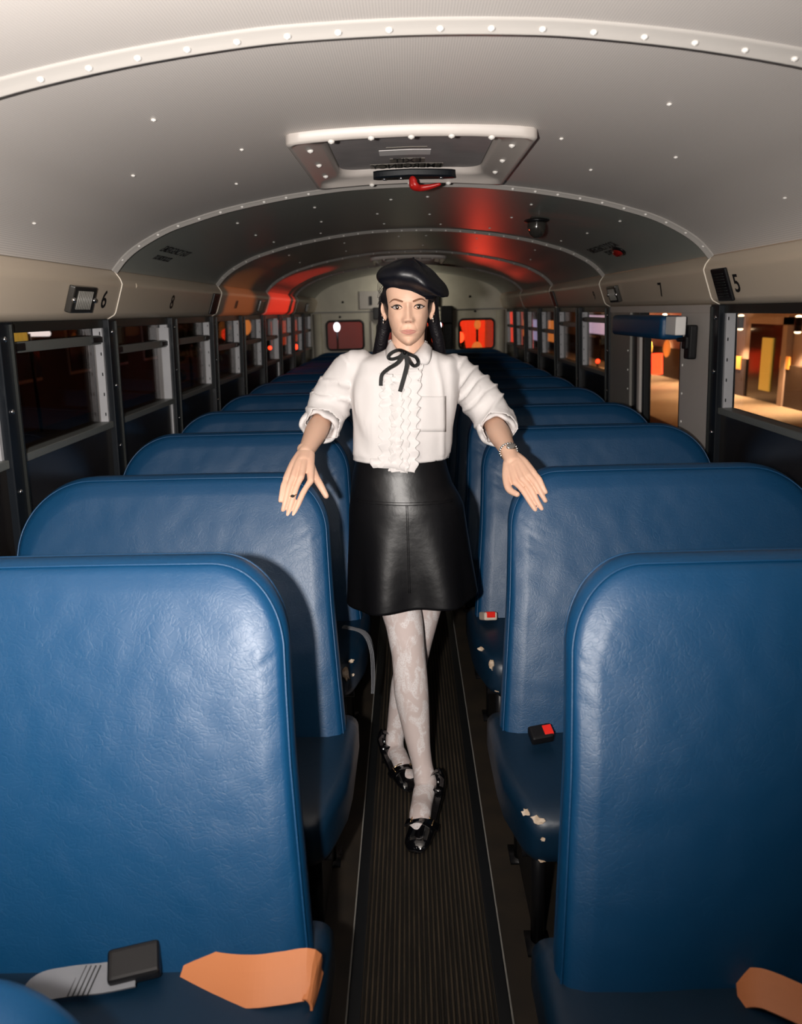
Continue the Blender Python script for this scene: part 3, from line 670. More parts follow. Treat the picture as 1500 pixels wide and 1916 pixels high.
# ------------------------------------------------------------------ bus seats
ROWS = [1.39, 2.18, 3.01, 3.72, 4.51, 5.29, 6.07, 6.85, 7.63, 8.41, 9.19]
TOP = 1.112; LEAN = .355
def seat_outline():
    P = [(.205, .34), (.212, .45), (.226, .62), (.240, .78), (.247, .90), (.250, .955)]
    for a in np.linspace(0, PI/2, 14)[1:]: P.append((.250+.135*(1-math.cos(a)), .955+(TOP-.955)*math.sin(a)))
    P += [(.6, TOP+.001), (.92, TOP)]
    for a in np.linspace(0, PI/2, 14)[1:]: P.append((.92+.195*math.sin(a), TOP-.19*(1-math.cos(a))))
    P += [(1.12, .7), (1.12, .34)]
    P = np.array(P); P = np.vstack([P, [[.9, .335], [.5, .335], [.22, .335]]]); Q = np.vstack([P, P[:1]])
    L = np.concatenate([[0], np.cumsum(np.linalg.norm(np.diff(Q, axis=0), axis=1))]); t = np.linspace(0, L[-1], 240, endpoint=False)
    return np.array([[np.interp(a, L, Q[:, 0]), np.interp(a, L, Q[:, 1])] for a in t])
OUT = seat_outline(); CEN = np.array([.66, .73])
OD = np.roll(OUT, -1, 0)-np.roll(OUT, 1, 0); ON = np.stack([-OD[:, 1], OD[:, 0]], 1); ON /= np.linalg.norm(ON, axis=1)[:, None]
TH = .085
def seat_pt(u, v, y, s): d = TOP-v; return (s*u, y-(.44*d-.128*d*d), v)
def make_backrest(s, parent, crease=1.0, seed=0):
    rings = []
    def ring(k, y, fn=None, outset=0.0):
        R = CEN+(OUT-CEN)*k+ON*outset; out = []
        for u, v in R:
            d = 0.0
            if fn: 
                q = (v-.98)+.38*(u-.25)+.012*noise.noise(Vector((u*9+seed, v*9, seed)))
                e = math.exp(-((u-.25)/.075)**2)*math.exp(-((v-.97)/.075)**2)
                d += crease*.0065*(abs(math.sin(q*PI/.030))**.6-.6)*e
                d += .0035*noise.noise(Vector((u*5+seed, v*7, 3+seed)))+.0012*noise.noise(Vector((u*22, v*22, seed)))
            out.append(seat_pt(u, v, y+d, s))
        return np.array(out)
    for k in np.linspace(.02, .90, 36): rings.append(ring(k, -.010*(1-k**4)-.002, True))
    for k, y in ((.93, .000), (.955, .003), (.972, .007)): rings.append(ring(k, y, True))
    rings.append(ring(.98, .012)); rings.append(ring(.984, .016))
    for y, o in ((.020, .003), (.030, .0065), (TH/2, .009), (TH-.02, .0065), (TH-.012, .003)): rings.append(ring(.984, y, None, -o if False else o))
    rings.append(ring(.975, TH-.004)); rings.append(ring(.95, TH)); rings.append(ring(.5, TH+.004)); rings.append(ring(.02, TH+.004))
    V, Fc = loft_mesh(rings); b = mk('backrest', V, Fc, M['vinyl'], parent)
    for y in (.0145, TH-.006):
        R = CEN+(OUT-CEN)*.9855+ON*.0018; MB().tube([seat_pt(u, v, y, s) for u, v in R[:215]], .0024, 6).build('piping', M['vinyl'], b, True)
    return b
ON_sign = 1.0
if np.dot(ON[10], OUT[10]-CEN) < 0: ON = -ON
def make_cushion(s, parent):
    rings = []; zt, zb = .445, .315
    prof = [(-.60, .030, .30), (-.597, .016, .66), (-.585, .006, .85), (-.56, .0, 1), (-.53, 0, 1), (-.45, 0, 1), (-.36, 0, 1), (-.26, 0, 1), (-.16, 0, 1), (-.12, .0, 1), (-.11, .01, .8)]
    for y, ins, hz in prof:
        xin = float(np.interp(y, [-.60, -.56, -.50, -.42, -.15], [.232, .222, .200, .184, .182]))+ins; xo = 1.115-ins
        zc = (zt+zb)/2-(.012 if y < -.5 else 0)*max(0, (-y-.5)/.1); h = (zt-zb)/2*hz; crown = .010
        pts = rrect(xin, xo, zc-h, zc+h, min(.032, h*.8), 5)
        Q = []
        for i in range(len(pts)):
            a, b = np.array(pts[i]), np.array(pts[(i+1) % len(pts)]); nn = 24 if abs(b[0]-a[0]) > .3 else 1
            Q += [a+(b-a)*q/nn for q in range(nn)]
        rings.append(np.array([(s*a, y, b+(crown*math.sin(PI*(a-xin)/(xo-xin))*(1 if b > zc else 0))+.002*noise.noise(Vector((a*9, y*9, 1.0)))) for a, b in Q]))
    V, Fc = loft_mesh(rings); c = mk('cushion', V, Fc, M['cushion'], parent)
    return c
def make_seat(s, seed):
    r = empty('bus_seat')
    b = make_backrest(s, r, 1.0, seed); c = make_cushion(s, r)
    lg = MB()
    for y in (-.50, -.16):
        MB().tube([(s*.27, y, .32), (s*.275, y+(.02 if y < -.3 else .0), .0)], .017, 12).box((s*.245, y-.03, 0), (s*.305, y+.05, .008)).build('leg', M['blackp'], r, True)
    MB().tube([(s*.225, -.53, .300), (s*1.10, -.53, .300)], .012, 10).tube([(s*.225, -.14, .300), (s*1.10, -.14, .300)], .012, 10).tube([(s*.27, -.55, .30), (s*.27, -.12, .30)], .012, 10).build('seat_frame', M['chrome'] if False else M['blackp'], r, True)
    MB().box((s*.262, -.47, .04), (s*.268, -.19, .30)).build('side_plate', M['blackp'], r)
    return r
seats = {}
side = {-1: 'left', 1: 'right'}
ords = ['nearest', 'second', 'third', 'fourth', 'fifth', 'sixth', 'seventh', 'eighth', 'ninth', 'tenth', 'last']
for s in (-1, 1):
    proto = make_seat(s, 3.0 if s < 0 else 11.0)
    for i, y in enumerate(ROWS):
        o = proto if i == 0 else copy_tree(proto)
        o.location = (0, y-(.05 if s > 0 and i == 0 else 0), 0); nm = ords[i]
        tag(o, 'blue vinyl bus seat left of the aisle, %s row from the camera' % nm if s < 0 else 'blue vinyl bus seat right of the aisle, %s row from the camera' % nm, 'bus seat', 'bus seats %s of the aisle' % side[s])
        seats[(s, i)] = o
# belts, buckles and tears
def strap(name, pts, wd, m, parent, t=.0022, wv=None):
    S = spline(pts, 30); rings = []
    for i in range(30):
        d = _unit(S[min(i+1, 29)]-S[max(i-1, 0)]); wvec = np.array(wv, float); wvec = _unit(wvec-d*np.dot(wvec, d)); n = np.cross(d, wvec)
        rings.append(np.array([S[i]+wvec*a*wd/2+n*b*t for a, b in ((-1, -1), (-.33, -1.5), (.33, -1.5), (1, -1), (1, 1), (.33, 1.5), (-.33, 1.5), (-1, 1))]))
    V, Fc = loft_mesh(rings); return mk(name, V, Fc, M[m], parent, False)
def buckle(parent, c, dx, dy, L=.075, W=.05, H=.026, body='blackp', btn='redb', nm='buckle'):
    dx = _unit(np.array(dx, float)); dy = np.array(dy, float); dy = _unit(dy-dx*np.dot(dx, dy)); n = np.cross(dx, dy); c = np.array(c, float)
    def tr(mb): mb.V = [tuple(c+dx*v[0]+dy*v[1]+n*v[2]) for v in mb.V]; return mb
    b = tr(MB().box((-L/2, -W/2, -H/2), (L/2, W/2, H/2), .008)).build(nm, M[body], parent, False)
    if btn: tr(MB().box((L*.10, -W*.34, -H*.2), (L*.51, W*.34, H*.54), .003)).build('release_button', M[btn], b)
    return b
L1 = seats[(-1, 0)]; y = ROWS[0]
sb = strap('seat_belt', [(-.67, 1.06-y, .455), (-.655, 1.09-y, .475), (-.61, 1.10-y, .480), (-.55, 1.11-y, .478), (-.50, 1.12-y, .480)], .048, 'web', L1, wv=(0, 1, .45))
for q in range(5): strap('stitching', [(-.60+.008*q, 1.078-y, .473), (-.592+.008*q, 1.124-y, .490)], .0015, 'ink', sb, .001, wv=(1, 0, 0))
buckle(sb, (-.505, 1.13-y, .487), (1, .25, .05), (-.1, 1, .5), .085, .055, .03, btn=None)
strap('seat_belt', [(-.43, 1.145-y, .455), (-.36, 1.12-y, .462), (-.30, 1.105-y, .472), (-.25, 1.105-y, .478), (-.205, 1.11-y, .478), (-.195, 1.11-y, .445)], .078, 'orange', L1, wv=(0, 1, .75))
R1 = seats[(1, 0)]
y = ROWS[0]-.05
strap('seat_belt', [(.50, 1.09-y, .455), (.53, 1.07-y, .478), (.60, 1.02-y, .480), (.70, .98-y, .470)], .060, 'orange', R1, wv=(.3, 1, .5))
R2 = seats[(1, 1)]; buckle(R2, (.305, 1.885-ROWS[1], .475), (1, .15, .1), (0, 1, .4), .06, .045, .028)
R3 = seats[(1, 2)]; buckle(R3, (.250, 2.72-ROWS[2], .475), (.3, -1, .35), (1, 0, 0), .06, .05, .03, 'beige', 'redb')
L3 = seats[(-1, 2)]
for q in range(3): strap('seat_belt', [(-.27, 2.66-ROWS[2]-q*.004, .470), (-.20+q*.004, 2.62-ROWS[2], .462), (-.172+q*.005, 2.57-ROWS[2], .42), (-.168+q*.005, 2.55-ROWS[2], .33), (-.170+q*.004, 2.54-ROWS[2], .27)], .016, 'web', L3, .0012, wv=(0, 1, .2))
def tear(seat, u, y, z, w, h, seed, s):
    rn = random.Random(seed); n = 14; c = np.array([s*u, y, z]); nrm = _unit(np.array([-s*.35, -.8, .55])); a = _unit(np.cross(nrm, (0, 0, 1))); b = np.cross(a, nrm)
    ring = [c+a*math.cos(2*PI*k/n)*w*rn.uniform(.5, 1.15)+b*math.sin(2*PI*k/n)*h*rn.uniform(.5, 1.15) for k in range(n)]
    V, Fc = loft_mesh([np.array([p-nrm*.012 for p in ring]), np.array([p+nrm*.0015 for p in ring])]); mk('exposed_foam', V, Fc, M['foam'], seat, False)
tear(R2, .252, -.587, .425, .020, .011, 1, 1); tear(R2, .228, -.565, .43, .010, .010, 2, 1); tear(R2, .262, -.600, .385, .006, .006, 3, 1); tear(R2, .262, -.592, .325, .010, .006, 4, 1)
tear(R3, .232, -.585, .42, .010, .020, 5, 1); tear(R3, .205, -.50, .44, .012, .008, 6, 1); tear(R3, .25, -.59, .33, .010, .006, 7, 1)
tear(L3, .245, -.592, .405, .018, .026, 8, -1); tear(L3, .228, -.565, .435, .012, .007, 9, -1); tear(L3, .222, -.575, .39, .004, .005, 10, -1)
# padded barrier whose rounded corner peeks in at the lower left
P = [(-1.10, .04), (-1.10, .845), (-.62, .845)]
for a in np.linspace(0, PI/2, 12): P.append((-.52+.14*math.sin(a), .845-.16*(1-math.cos(a))))
P += [(-.375, .30), (-.38, .04)]
P = np.array(P); c0 = P.mean(0)
rg = [np.array([(c0[0]+(p[0]-c0[0])*k, yy, c0[1]+(p[1]-c0[1])*k) for p in P]) for k, yy in ((.9, .66), (.97, .665), (1, .68), (1, .725), (.97, .74), (.9, .745))]
V, Fc = loft_mesh(rg); tag(mk('padded_barrier', V, Fc, M['vinyl']), 'rounded corner of a bright blue padded barrier in the lower left corner', 'barrier')
# ------------------------------------------------------------------ the person standing in the aisle
def P3(px, py, Y): return at(px, py, Y)
FY = 2.375                                   # face plane
EC = at(763, 574.5, FY)                      # point between the eyes
def head_arrays():
    T = [(.115, .004, .004, .004), (.113, .022, .020, .024), (.107, .042, .040, .046), (.096, .054, .055, .066), (.080, .062, .068, .082), (.06, .067, .077, .092), (.035, .0665, .0835, .097),
         (.015, .0645, .0845, .099), (0, .0622, .083, .099), (-.015, .0612, .0835, .097), (-.03, .0595, .084, .093), (-.045, .0570, .084, .086), (-.058, .0535, .0835, .076), (-.070, .0490, .083, .064),
         (-.082, .0430, .0815, .050), (-.092, .0350, .080, .036), (-.101, .0255, .077, .022), (-.107, .016, .071, .008), (-.110, .008, .060, -.02)]
    T = np.array(T); zs = np.concatenate([np.linspace(.115, .05, 26), np.linspace(.05, -.110, 150)[1:]])
    a = np.interp(zs, T[::-1, 0], T[::-1, 1]); f = np.interp(zs, T[::-1, 0], T[::-1, 2]); b = np.interp(zs, T[::-1, 0], T[::-1, 3])
    def sm(v, k=9): 
        q = np.pad(v, k, mode='edge'); return np.convolve(q, np.ones(2*k+1)/(2*k+1), 'same')[k:-k]
    a, f, b = sm(a, 4), sm(f, 4), sm(b, 4)
    N = 200; rings = []
    G = lambda x, s: math.exp(-(x/s)**2)
    for z, aa, ff, bb in zip(zs, a, f, b):
        R = []
        for k in range(N):
            # denser sampling at the front
            t = 2*PI*k/N; th = t-0.55*math.sin(t)           # 0 = front
            cx, sx = math.cos(th), math.sin(th)
            e = float(np.interp(z, [-.11, -.05], [2.05, 2.35]))
            x = aa*abs(sx)**(2/e)*(1 if sx >= 0 else -1)
            y = -(ff if cx > 0 else bb)*abs(cx)**(2/e)*(1 if cx >= 0 else -1)
            fr = max(0, cx)
            if cx > 0:
                ax = abs(x); d = 0
                # nose
                if z < .014:
                    tt = min(1, max(0, (.010-z)/.046)); h = .0045+.0155*tt**1.1
                    if z < -.036: h *= math.exp(-((z+.036)/.0058)**2)
                    d += h*G(x, .0085+.0035*tt)
                d += .0085*G(ax-.0125, .0060)*G(z+.0375, .0070)
                # sockets and brow
                d -= .0085*G(ax-.030, .015)*G(z+.001, .0105); d -= .004*G(ax-.013, .008)*G(z-.001, .010)
                d += .0035*G(ax-.028, .020)*G(z-.020, .008); d += .002*G(x, .02)*G(z-.03, .02)
                # eyelid bulge
                d += .0052*G(ax-.0308, .0125)*G(z, .0085)
                # cheeks
                d += .0040*G(ax-.040, .016)*G(z+.028, .016); d -= .0025*G(ax-.043, .012)*G(z+.062, .016)
                # mouth
                d += .0035*G(x, .024)*G(z+.070, .015)
                d += .0030*G(x, .0165)*G(z+.0645, .0030); d += .0042*G(x, .0150)*G(z+.0745, .0036)
                d -= .0035*G(x, .021)*G(z+.0695, .0013); d -= .0016*G(x, .0030)*G(z+.057, .006)
                d -= .0020*G(ax-.0235, .004)*G(z+.0695, .004)
                d -= .0026*G(x, .017)*G(z+.0845, .0045); d += .0045*G(x, .016)*G(z+.098, .010)
                # nasolabial
                d -= .0012*math.exp(-((ax-(.017+(-.042-z)*.45))/.0035)**2)*(1 if -.072 < z < -.040 else 0)
                y -= d*min(1, fr*2.2)
            R.append((x, y, z))
        rings.append(np.array(R))
    V, Fc = loft_mesh(rings); V = np.array(V)
    V[:, 1] += .083                                            # eye plane at y = 0
    V[:, 0] *= .985
    ang = math.radians(2.5); ca, sa = math.cos(ang), math.sin(ang)       # nearly upright head
    return V+EC, Fc
HV, HF = head_arrays()
body = MB()
# ears
ear = MB()
for s in (-1, 1):
    c = EC+np.array([s*.0715, .088, -.010])
    rot = np.array([[math.cos(.55*s), -math.sin(.55*s), 0], [math.sin(.55*s), math.cos(.55*s), 0], [0, 0, 1]])
    ear.ball(c+np.array([0, 0, .006]), (.0060, .016, .021), 16, 12, rot); ear.ball(c+np.array([-s*.003, -.004, -.016]), (.0050, .009, .012), 14, 10, rot)
    ear.tube([c+np.array([s*.005, .002+.014*math.sin(a), .008+.021*math.cos(a)]) for a in np.linspace(-.6, 3.2, 12)], .0032, 8)
eme = remeshed(ear, .0018, 3, .5); ev, ef = mesh_arrays(eme)
# torso, neck and arms
TY = 2.475
tor = MB()
nk = at(763, 640, 2.45)
limb(tor, [EC+np.array([0, .10, -.05]), at(763, 650, 2.465), at(760, 690, TY), at(758, 720, TY)], [.052, .050, .062, .075])
def ell(c, a, b, n=36, e=2.3):
    out = []
    for k in range(n):
        t = 2*PI*k/n; cx, sx = math.cos(t), math.sin(t)
        out.append((c[0]+a*abs(cx)**(2/e)*np.sign(cx), c[1]+b*abs(sx)**(2/e)*np.sign(sx), c[2]))
    return np.array(out)
rg = []
for px0, px1, py, dep in ((700, 820, 664, .045), (672, 850, 690, .075), (672, 846, 740, .095), (676, 838, 800, .095), (678, 826, 850, .085), (670, 838, 900, .09), (668, 850, 1000, .10), (680, 842, 1060, .09)):
    a = at(px0, py, TY); b = at(px1, py, TY); rg.append(ell((a+b)/2, (b[0]-a[0])/2, dep))
tor.loft(rg)
# arms: shoulder, elbow, wrist
SHL, ELL, WRL = at(665, 700, 2.50), at(604, 782, 2.52), at(571, 848, 2.285)
SHR, ELR, WRR = at(848, 705, 2.50), at(922, 790, 2.52), at(952, 846, 2.285)
for sh, el, wr in ((SHL, ELL, WRL), (SHR, ELR, WRR)):
    limb(tor, [sh, sh*.5+el*.5, el], [.040, .034, .030])
    limb(tor, [el, el*.62+wr*.38, el*.25+wr*.75, wr], [.030, .0345, .0275, .0225])
tv, tf = mesh_arrays(remeshed(tor, .005, 4, .5))
def hand(wr, mcps, tips, thumb, rf=.0082, lift=.012):
    mb = MB()
    wr = np.array(wr)
    for i, m_ in enumerate(mcps):
        st = wr+(np.array(mcps[i])-wr)*.05+np.array([(np.array(mcps[i])-np.mean(mcps, 0))[0]*.35, 0, -.004])
        mid = (st+np.array(m_))/2+np.array([0, .002, .006])
        limb(mb, [st, mid, m_], [.0150, .0125, .0098], n=10, seg=14)
    c = np.mean(mcps, 0); mb.ball((wr+c)/2+np.array([0, .004, -.003]), (.026, .022, .020), 18, 12)
    for i, (m_, t_) in enumerate(zip(mcps, tips)):
        m_, t_ = np.array(m_), np.array(t_); d = t_-m_
        k1 = m_+d*.45+np.array([0, -.35, .65])*lift*.9; k2 = m_+d*.75+np.array([0, -.7, .3])*lift*.55
        r = rf*(.88 if i == 3 else 1.0)
        limb(mb, [m_, m_+d*.22+np.array([0, -.2, .7])*lift*.6, k1, k2, t_], [r*1.16, r*1.02, r*1.05, r*.92, r*.80], n=26, seg=14)
    th = [np.array(p) for p in thumb]
    limb(mb, th, [.0155, .0125, .0105, .0098, .0080][:len(th)] if len(th) == 5 else [.0150, .0120, .0105, .0082], n=22, seg=14)
    return mb
hl = hand(at(571, 846, 2.285), [at(581, 900, 2.185), at(563, 893, 2.18), at(548, 893, 2.18), at(535, 896, 2.185)],
          [at(548.5, 964, 2.135), at(538, 964, 2.135), at(529.5, 954, 2.138), at(524, 937, 2.145)],
          [at(576, 862, 2.26), at(588, 889, 2.225), at(599, 908, 2.195), at(610, 928, 2.185)])
# closing the gap between hand and forearm
limb(hl, [at(568, 830, 2.33)*.4+WRL*.6, WRL, at(568, 862, 2.25)], [.0225, .0225, .0215], flat=(1.0, .85))
hr = hand(at(954, 848, 2.285), [at(964, 903, 2.185), at(977, 896, 2.18), at(989, 890, 2.18), at(999, 886, 2.185)],
          [at(1001, 954, 2.135), at(1013, 952, 2.135), at(1020, 937, 2.14), at(1021, 921, 2.148)],
          [at(950, 868, 2.255), at(947, 893, 2.215), at(952, 915, 2.18), at(967, 925, 2.155)])
limb(hr, [WRR*.6+at(950, 830, 2.33)*.4, WRR, at(958, 862, 2.25)], [.0225, .0225, .0215], flat=(1.0, .85))
parts = [(HV, HF), (ev, ef), (tv, tf)]
for h_ in (hl, hr): parts.append(mesh_arrays(remeshed(h_, .0022, 3, .5)))
# legs
LEGF = [(728, 1000, 2.475, .078), (740, 1090, 2.45, .073), (748, 1130, 2.435, .0655), (756, 1165, 2.42, .060), (760, 1195, 2.41, .0565), (764, 1225, 2.405, .0535), (767, 1260, 2.40, .0545), (770, 1300, 2.395, .0545),
        (776, 1345, 2.385, .0475), (783, 1395, 2.36, .0375), (790, 1432, 2.34, .0325), (795, 1460, 2.31, .0355)]
LEGR = [(812, 1000, 2.50, .078), (800, 1090, 2.52, .066), (790, 1150, 2.535, .056), (780, 1200, 2.545, .050), (770, 1240, 2.56, .052), (760, 1280, 2.575, .052), (750, 1320, 2.58, .042), (742, 1360, 2.575, .0335), (738, 1390, 2.56, .031), (742, 1415, 2.53, .034)]
def leg_pts(L): return [at(a, b, c) for a, b, c, r in L], [r for *_, r in L]
def leg_mb(L, foot, grow=0.0):
    mb = MB(); p, r = leg_pts(L); limb(mb, p, [q+grow for q in r], n=60, seg=28, upv=(0, -1, 0))
    limb(mb, [f[0] for f in foot], [f[1]+grow for f in foot], n=26, seg=22, flat=(1, .8)); return mb
FF = [(at(806, 1462, 2.325), .026), (at(795, 1475, 2.29), .034), (at(789, 1503, 2.22), .0325), (at(786, 1522, 2.165), .0325), (at(784, 1550, 2.115), .030), (at(781, 1568, 2.080), .023)]
FR = [(at(731, 1392, 2.585), .026), (at(742, 1406, 2.53), .030), (at(750, 1424, 2.475), .030), (at(757, 1441, 2.43), .029), (at(764, 1456, 2.385), .022)]
for L, Ft in ((LEGF, FF), (LEGR, FR)):
    parts.append(mesh_arrays(remeshed(leg_mb(L, Ft, -.0012), .005, 4, .5)))
BV = []; BF = []
for v, f in parts:
    n0 = len(BV); BV += [tuple(q) for q in v]; BF += [tuple(i+n0 for i in g) for g in f]
me = bpy.data.meshes.new('person'); me.from_pydata(BV, [], BF); me.update()
bmx = bmesh.new(); bmx.from_mesh(me); bmesh.ops.recalc_face_normals(bmx, faces=bmx.faces); bmx.to_mesh(me); bmx.free()
PERS = link('person', me, M['skin'])
tag(PERS, 'person in black beret, white ruffled blouse and leather skirt standing in the aisle', 'person')

# eyes, brows, lips
def HD(x, z, out=0.0):     # point on the face at head offset (x, z)
    V = HV-EC; m_ = V[:, 1] < .07
    d = (V[:, 0]-x)**2+(V[:, 2]-z)**2+(~m_)*9; i = np.argsort(d)[:4]; return EC+np.array([x, V[i, 1].mean()-out, z])
for s in (-1, 1):
    c = HD(s*.0308, -.0005); e = empty('eye', (0, 0, 0)); e.parent = PERS
    o = MB().ball(c+np.array([0, .0052, 0]), (.0132, .0075, .0056), 24, 14).build('eyeball', M['sclera'], e, True)
    MB().ball(c+np.array([-s*.0004, -.0004, .0006]), (.0062, .0028, .0060), 20, 10).build('iris', M['iris'], e, True)
    top = [HD(s*(.0308+x), z, .0006) for x, z in ((-.0145, -.0020), (-.0100, .0030), (-.003, .0060), (.004, .0060), (.010, .0035), (.0150, .0005), (.0185, .0030))]
    MB().tube(spline(top, 24), list(np.interp(np.linspace(0, 1, 24), [0, .2, .7, .9, 1], [.0006, .0018, .0021, .0017, .0005])), 8).build('eyelashes', M['lash'], e, True)
    lid = [HD(s*(.0308+x), z, .0003) for x, z in ((-.0145, .0030), (-.009, .0085), (-.001, .0108), (.007, .0098), (.0145, .0050))]
    MB().tube(spline(lid, 20), .0011, 8).build('eyelid', M['skin'], e, True)
    bot = [HD(s*(.0308+x), z, .0002) for x, z in ((-.0140, -.0030), (-.006, -.0060), (.003, -.0063), (.0105, -.0040), (.0145, -.0002))]
    MB().tube(spline(bot, 20), .0007, 8).build('lower_lashes', M['brow'], e, True)
    br_ = [HD(s*x, z, .0002) for x, z in ((.0140, .0150), (.020, .0172), (.028, .0198), (.036, .0218), (.043, .0208), (.050, .0160), (.054, .0125))]
    MB().tube(spline(br_, 26), list(np.interp(np.linspace(0, 1, 26), [0, .15, .6, 1], [.0019, .0031, .0024, .0004])), 8, flat=(1, 1)).build('eyebrow', M['brow'], PERS, True)
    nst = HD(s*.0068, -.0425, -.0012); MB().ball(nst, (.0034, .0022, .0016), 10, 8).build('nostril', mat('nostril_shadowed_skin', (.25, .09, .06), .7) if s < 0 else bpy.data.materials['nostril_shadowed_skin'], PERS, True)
    er = EC+np.array([s*.0735, .078, -.0345]); eo = MB().ball(er, (.0036, .0036, .0040), 12, 8).ball(er+np.array([s*.001, -.001, -.008]), (.0030, .003, .0034), 12, 8).build('earring', M['silver'], PERS, True)
def lip(z0, zfun, hfun, nm):
    V = []; Fc = []; n = 25; m_ = 7
    for i in range(n):
        t = -1+2*i/(n-1); x = .0235*t; zc = zfun(t); h = hfun(t)
        for j in range(m_):
            q = j/(m_-1); z = zc+h*(q-.5)*2; p = HD(x, z, .0002+.0011*math.sin(PI*q)*(1-t*t)); V.append(p)
    for i in range(n-1):
        for j in range(m_-1): a = i*m_+j; Fc.append((a, a+m_, a+m_+1, a+1))
    mk(nm, V, Fc, M['lips'], PERS)
lip(0, lambda t: -.0660+.0008*abs(t)-.0022*t*t, lambda t: .0029*(1-abs(t)**2.2)+.0002+.0005*math.exp(-((abs(t)-.2)/.12)**2), 'upper_lip')
lip(0, lambda t: -.0738+.0044*t*t, lambda t: .0036*(1-t*t)+.0002, 'lower_lip')

# hair: black, drawn back, falling behind the shoulders
hm = MB()
hc = EC+np.array([0, .105, .025])
hm.ball(hc, (.078, .094, .098), 30, 20)
for s in (-1, 1):
    limb(hm, [EC+np.array([s*.060, .060, .055]), EC+np.array([s*.0725, .072, .030]), EC+np.array([s*.070, .098, .004])], [.010, .010, .012], flat=(.6, 1))
limb(hm, [at(722, 560, 2.50), at(719, 605, 2.53), at(713, 640, 2.55), at(705, 690, 2.59), at(705, 740, 2.60)], [.022, .021, .021, .02, .012])
limb(hm, [at(807, 560, 2.50), at(812, 605, 2.53), at(820, 640, 2.55), at(826, 690, 2.59), at(826, 740, 2.60)], [.020, .019, .019, .018, .012])
limb(hm, [at(765, 560, 2.55), at(765, 640, 2.57), at(765, 740, 2.59)], [.06, .055, .05])
hme = remeshed(hm, .004, 5, .5)
for v in hme.vertices:
    l = v.co-Vector(EC)
    if l.y < .07 and l.z > -.02 and abs(l.x) < .055: v.co.y = EC[1]+.07+(.07-l.y)*.1
hme.name = 'hair'; link('hair', hme, M['hair'], PERS)
# fine veil netting on the left of the beret
nv = MB()
for i in range(9):
    a = at(714+1.2*i, 520+3*i, 2.47); b = at(706+2.2*(i % 4), 543+3.5*i, 2.46); nv.tube(spline([a, (a+b)/2+np.array([-.004, 0, .004]), b], 8), .0006, 5)
    b2 = at(719, 562-2*i, 2.47); nv.tube([b, b2], .0005, 5)
nv.build('veil_netting', M['lash'], PERS, True)
# beret
bc = at(771, 537, 2.462); Rb = []
tilt = math.radians(8); ct, st = math.cos(tilt), math.sin(tilt)
profb = [(.066, -.030), (.070, -.026), (.073, -.016), (.079, -.008), (.090, .000), (.0965, .010), (.0955, .022), (.086, .035), (.068, .045), (.050, .055), (.024, .0605), (.003, .0615)]
profb = [tuple(q) for q in spline(profb, 44)]
for r_, z_ in profb:
    q = []
    for k in range(120):
        t = 2*PI*k/120; g = (r_-.066)/.03 if z_ < .02 else 1
        rr = r_*(1+.030*math.sin(5*t+1)*max(0, min(1, g))+.02*math.sin(9*t)*max(0, min(1, g)))
        x = rr*math.cos(t); y = rr*math.sin(t)*1.15; z = z_+.006*math.sin(3*t+.6)*max(0, min(1, g))
        if x > 0 and z_ > -.02: z -= .30*x*max(0, min(1, g)); x *= 1.06
        q.append((1.08*(x*ct+z*st), 1.04*y, 1.12*(-x*st+z*ct)))
    Rb.append(np.array(q)+bc+np.array([-.004, .0, .006]))
V, Fc = loft_mesh(Rb, True); be = mk('beret', V, Fc, M['beret'], PERS)
MB().tube([p*1.0 for p in Rb[0][::2]], .0026, 8, closed=True).build('band', M['beret'], be, True)
MB().tube([Rb[-1].mean(0), Rb[-1].mean(0)+np.array([0, 0, .010])], .003, 8).build('stalk', M['beret'], be, True)

# blouse
sm_ = MB(); SY = 2.475; rg = []
for px0, px1, py, dep in ((728, 798, 652, .060), (714, 815, 658, .064), (690, 836, 665, .072), (668, 856, 676, .085), (658, 862, 700, .104), (658, 856, 735, .116), (660, 850, 770, .120), (661, 846, 810, .120), (661, 840, 845, .114), (660, 837, 869, .112)):
    a = at(px0, py, SY); b = at(px1, py, SY); rg.append(ell((a+b)/2, (b[0]-a[0])/2, dep, 48, 2.4))
sm_.loft(rg)
for pts in ([at(668, 690, 2.49), at(645, 715, 2.51), at(624, 745, 2.525), at(612, 772, 2.50), at(607, 790, 2.462)],
            [at(850, 700, 2.49), at(876, 722, 2.51), at(905, 752, 2.525), at(922, 780, 2.50), at(932, 796, 2.462)]):
    limb(sm_, pts, [.060, .062, .064, .062, .056], n=40, seg=30)
sme = remeshed(sm_, .006, 8, .5)
SB = []
cuffs = []
for (cx, cy, fw) in ((606, 800, -1), (936, 806, 1)): cuffs.append((np.array(at(cx, cy, 2.43)), fw))
for v in sme.vertices:
    p = np.array(v.co); q = Vector(p)
    n1 = noise.noise(Vector((p[0]*9, p[1]*6, p[2]*5))); n2 = noise.noise(Vector((p[0]*26+3, p[1]*20, p[2]*14)))
    inarm = abs(p[0]+.034) > .165
    if inarm:
        s = 1 if p[0] > 0 else -1; ax = (p[2]-1.30)*1.0-s*(p[0]+.034)*.55
        fold = (1-abs(math.sin(ax*55+4*n1)))**2.0
        amp = .0100*fold+.009*n1+.004*n2
    else:
        ax = p[0]*1.0+.25*p[2]; fold = abs(math.sin(ax*24+5*n1))**3
        amp = .0045*fold*(1 if p[2] > 1.12 else .4)+.0055*n1+.0032*n2
    v.co = q+v.normal*amp
sv, sf = mesh_arrays(sme)
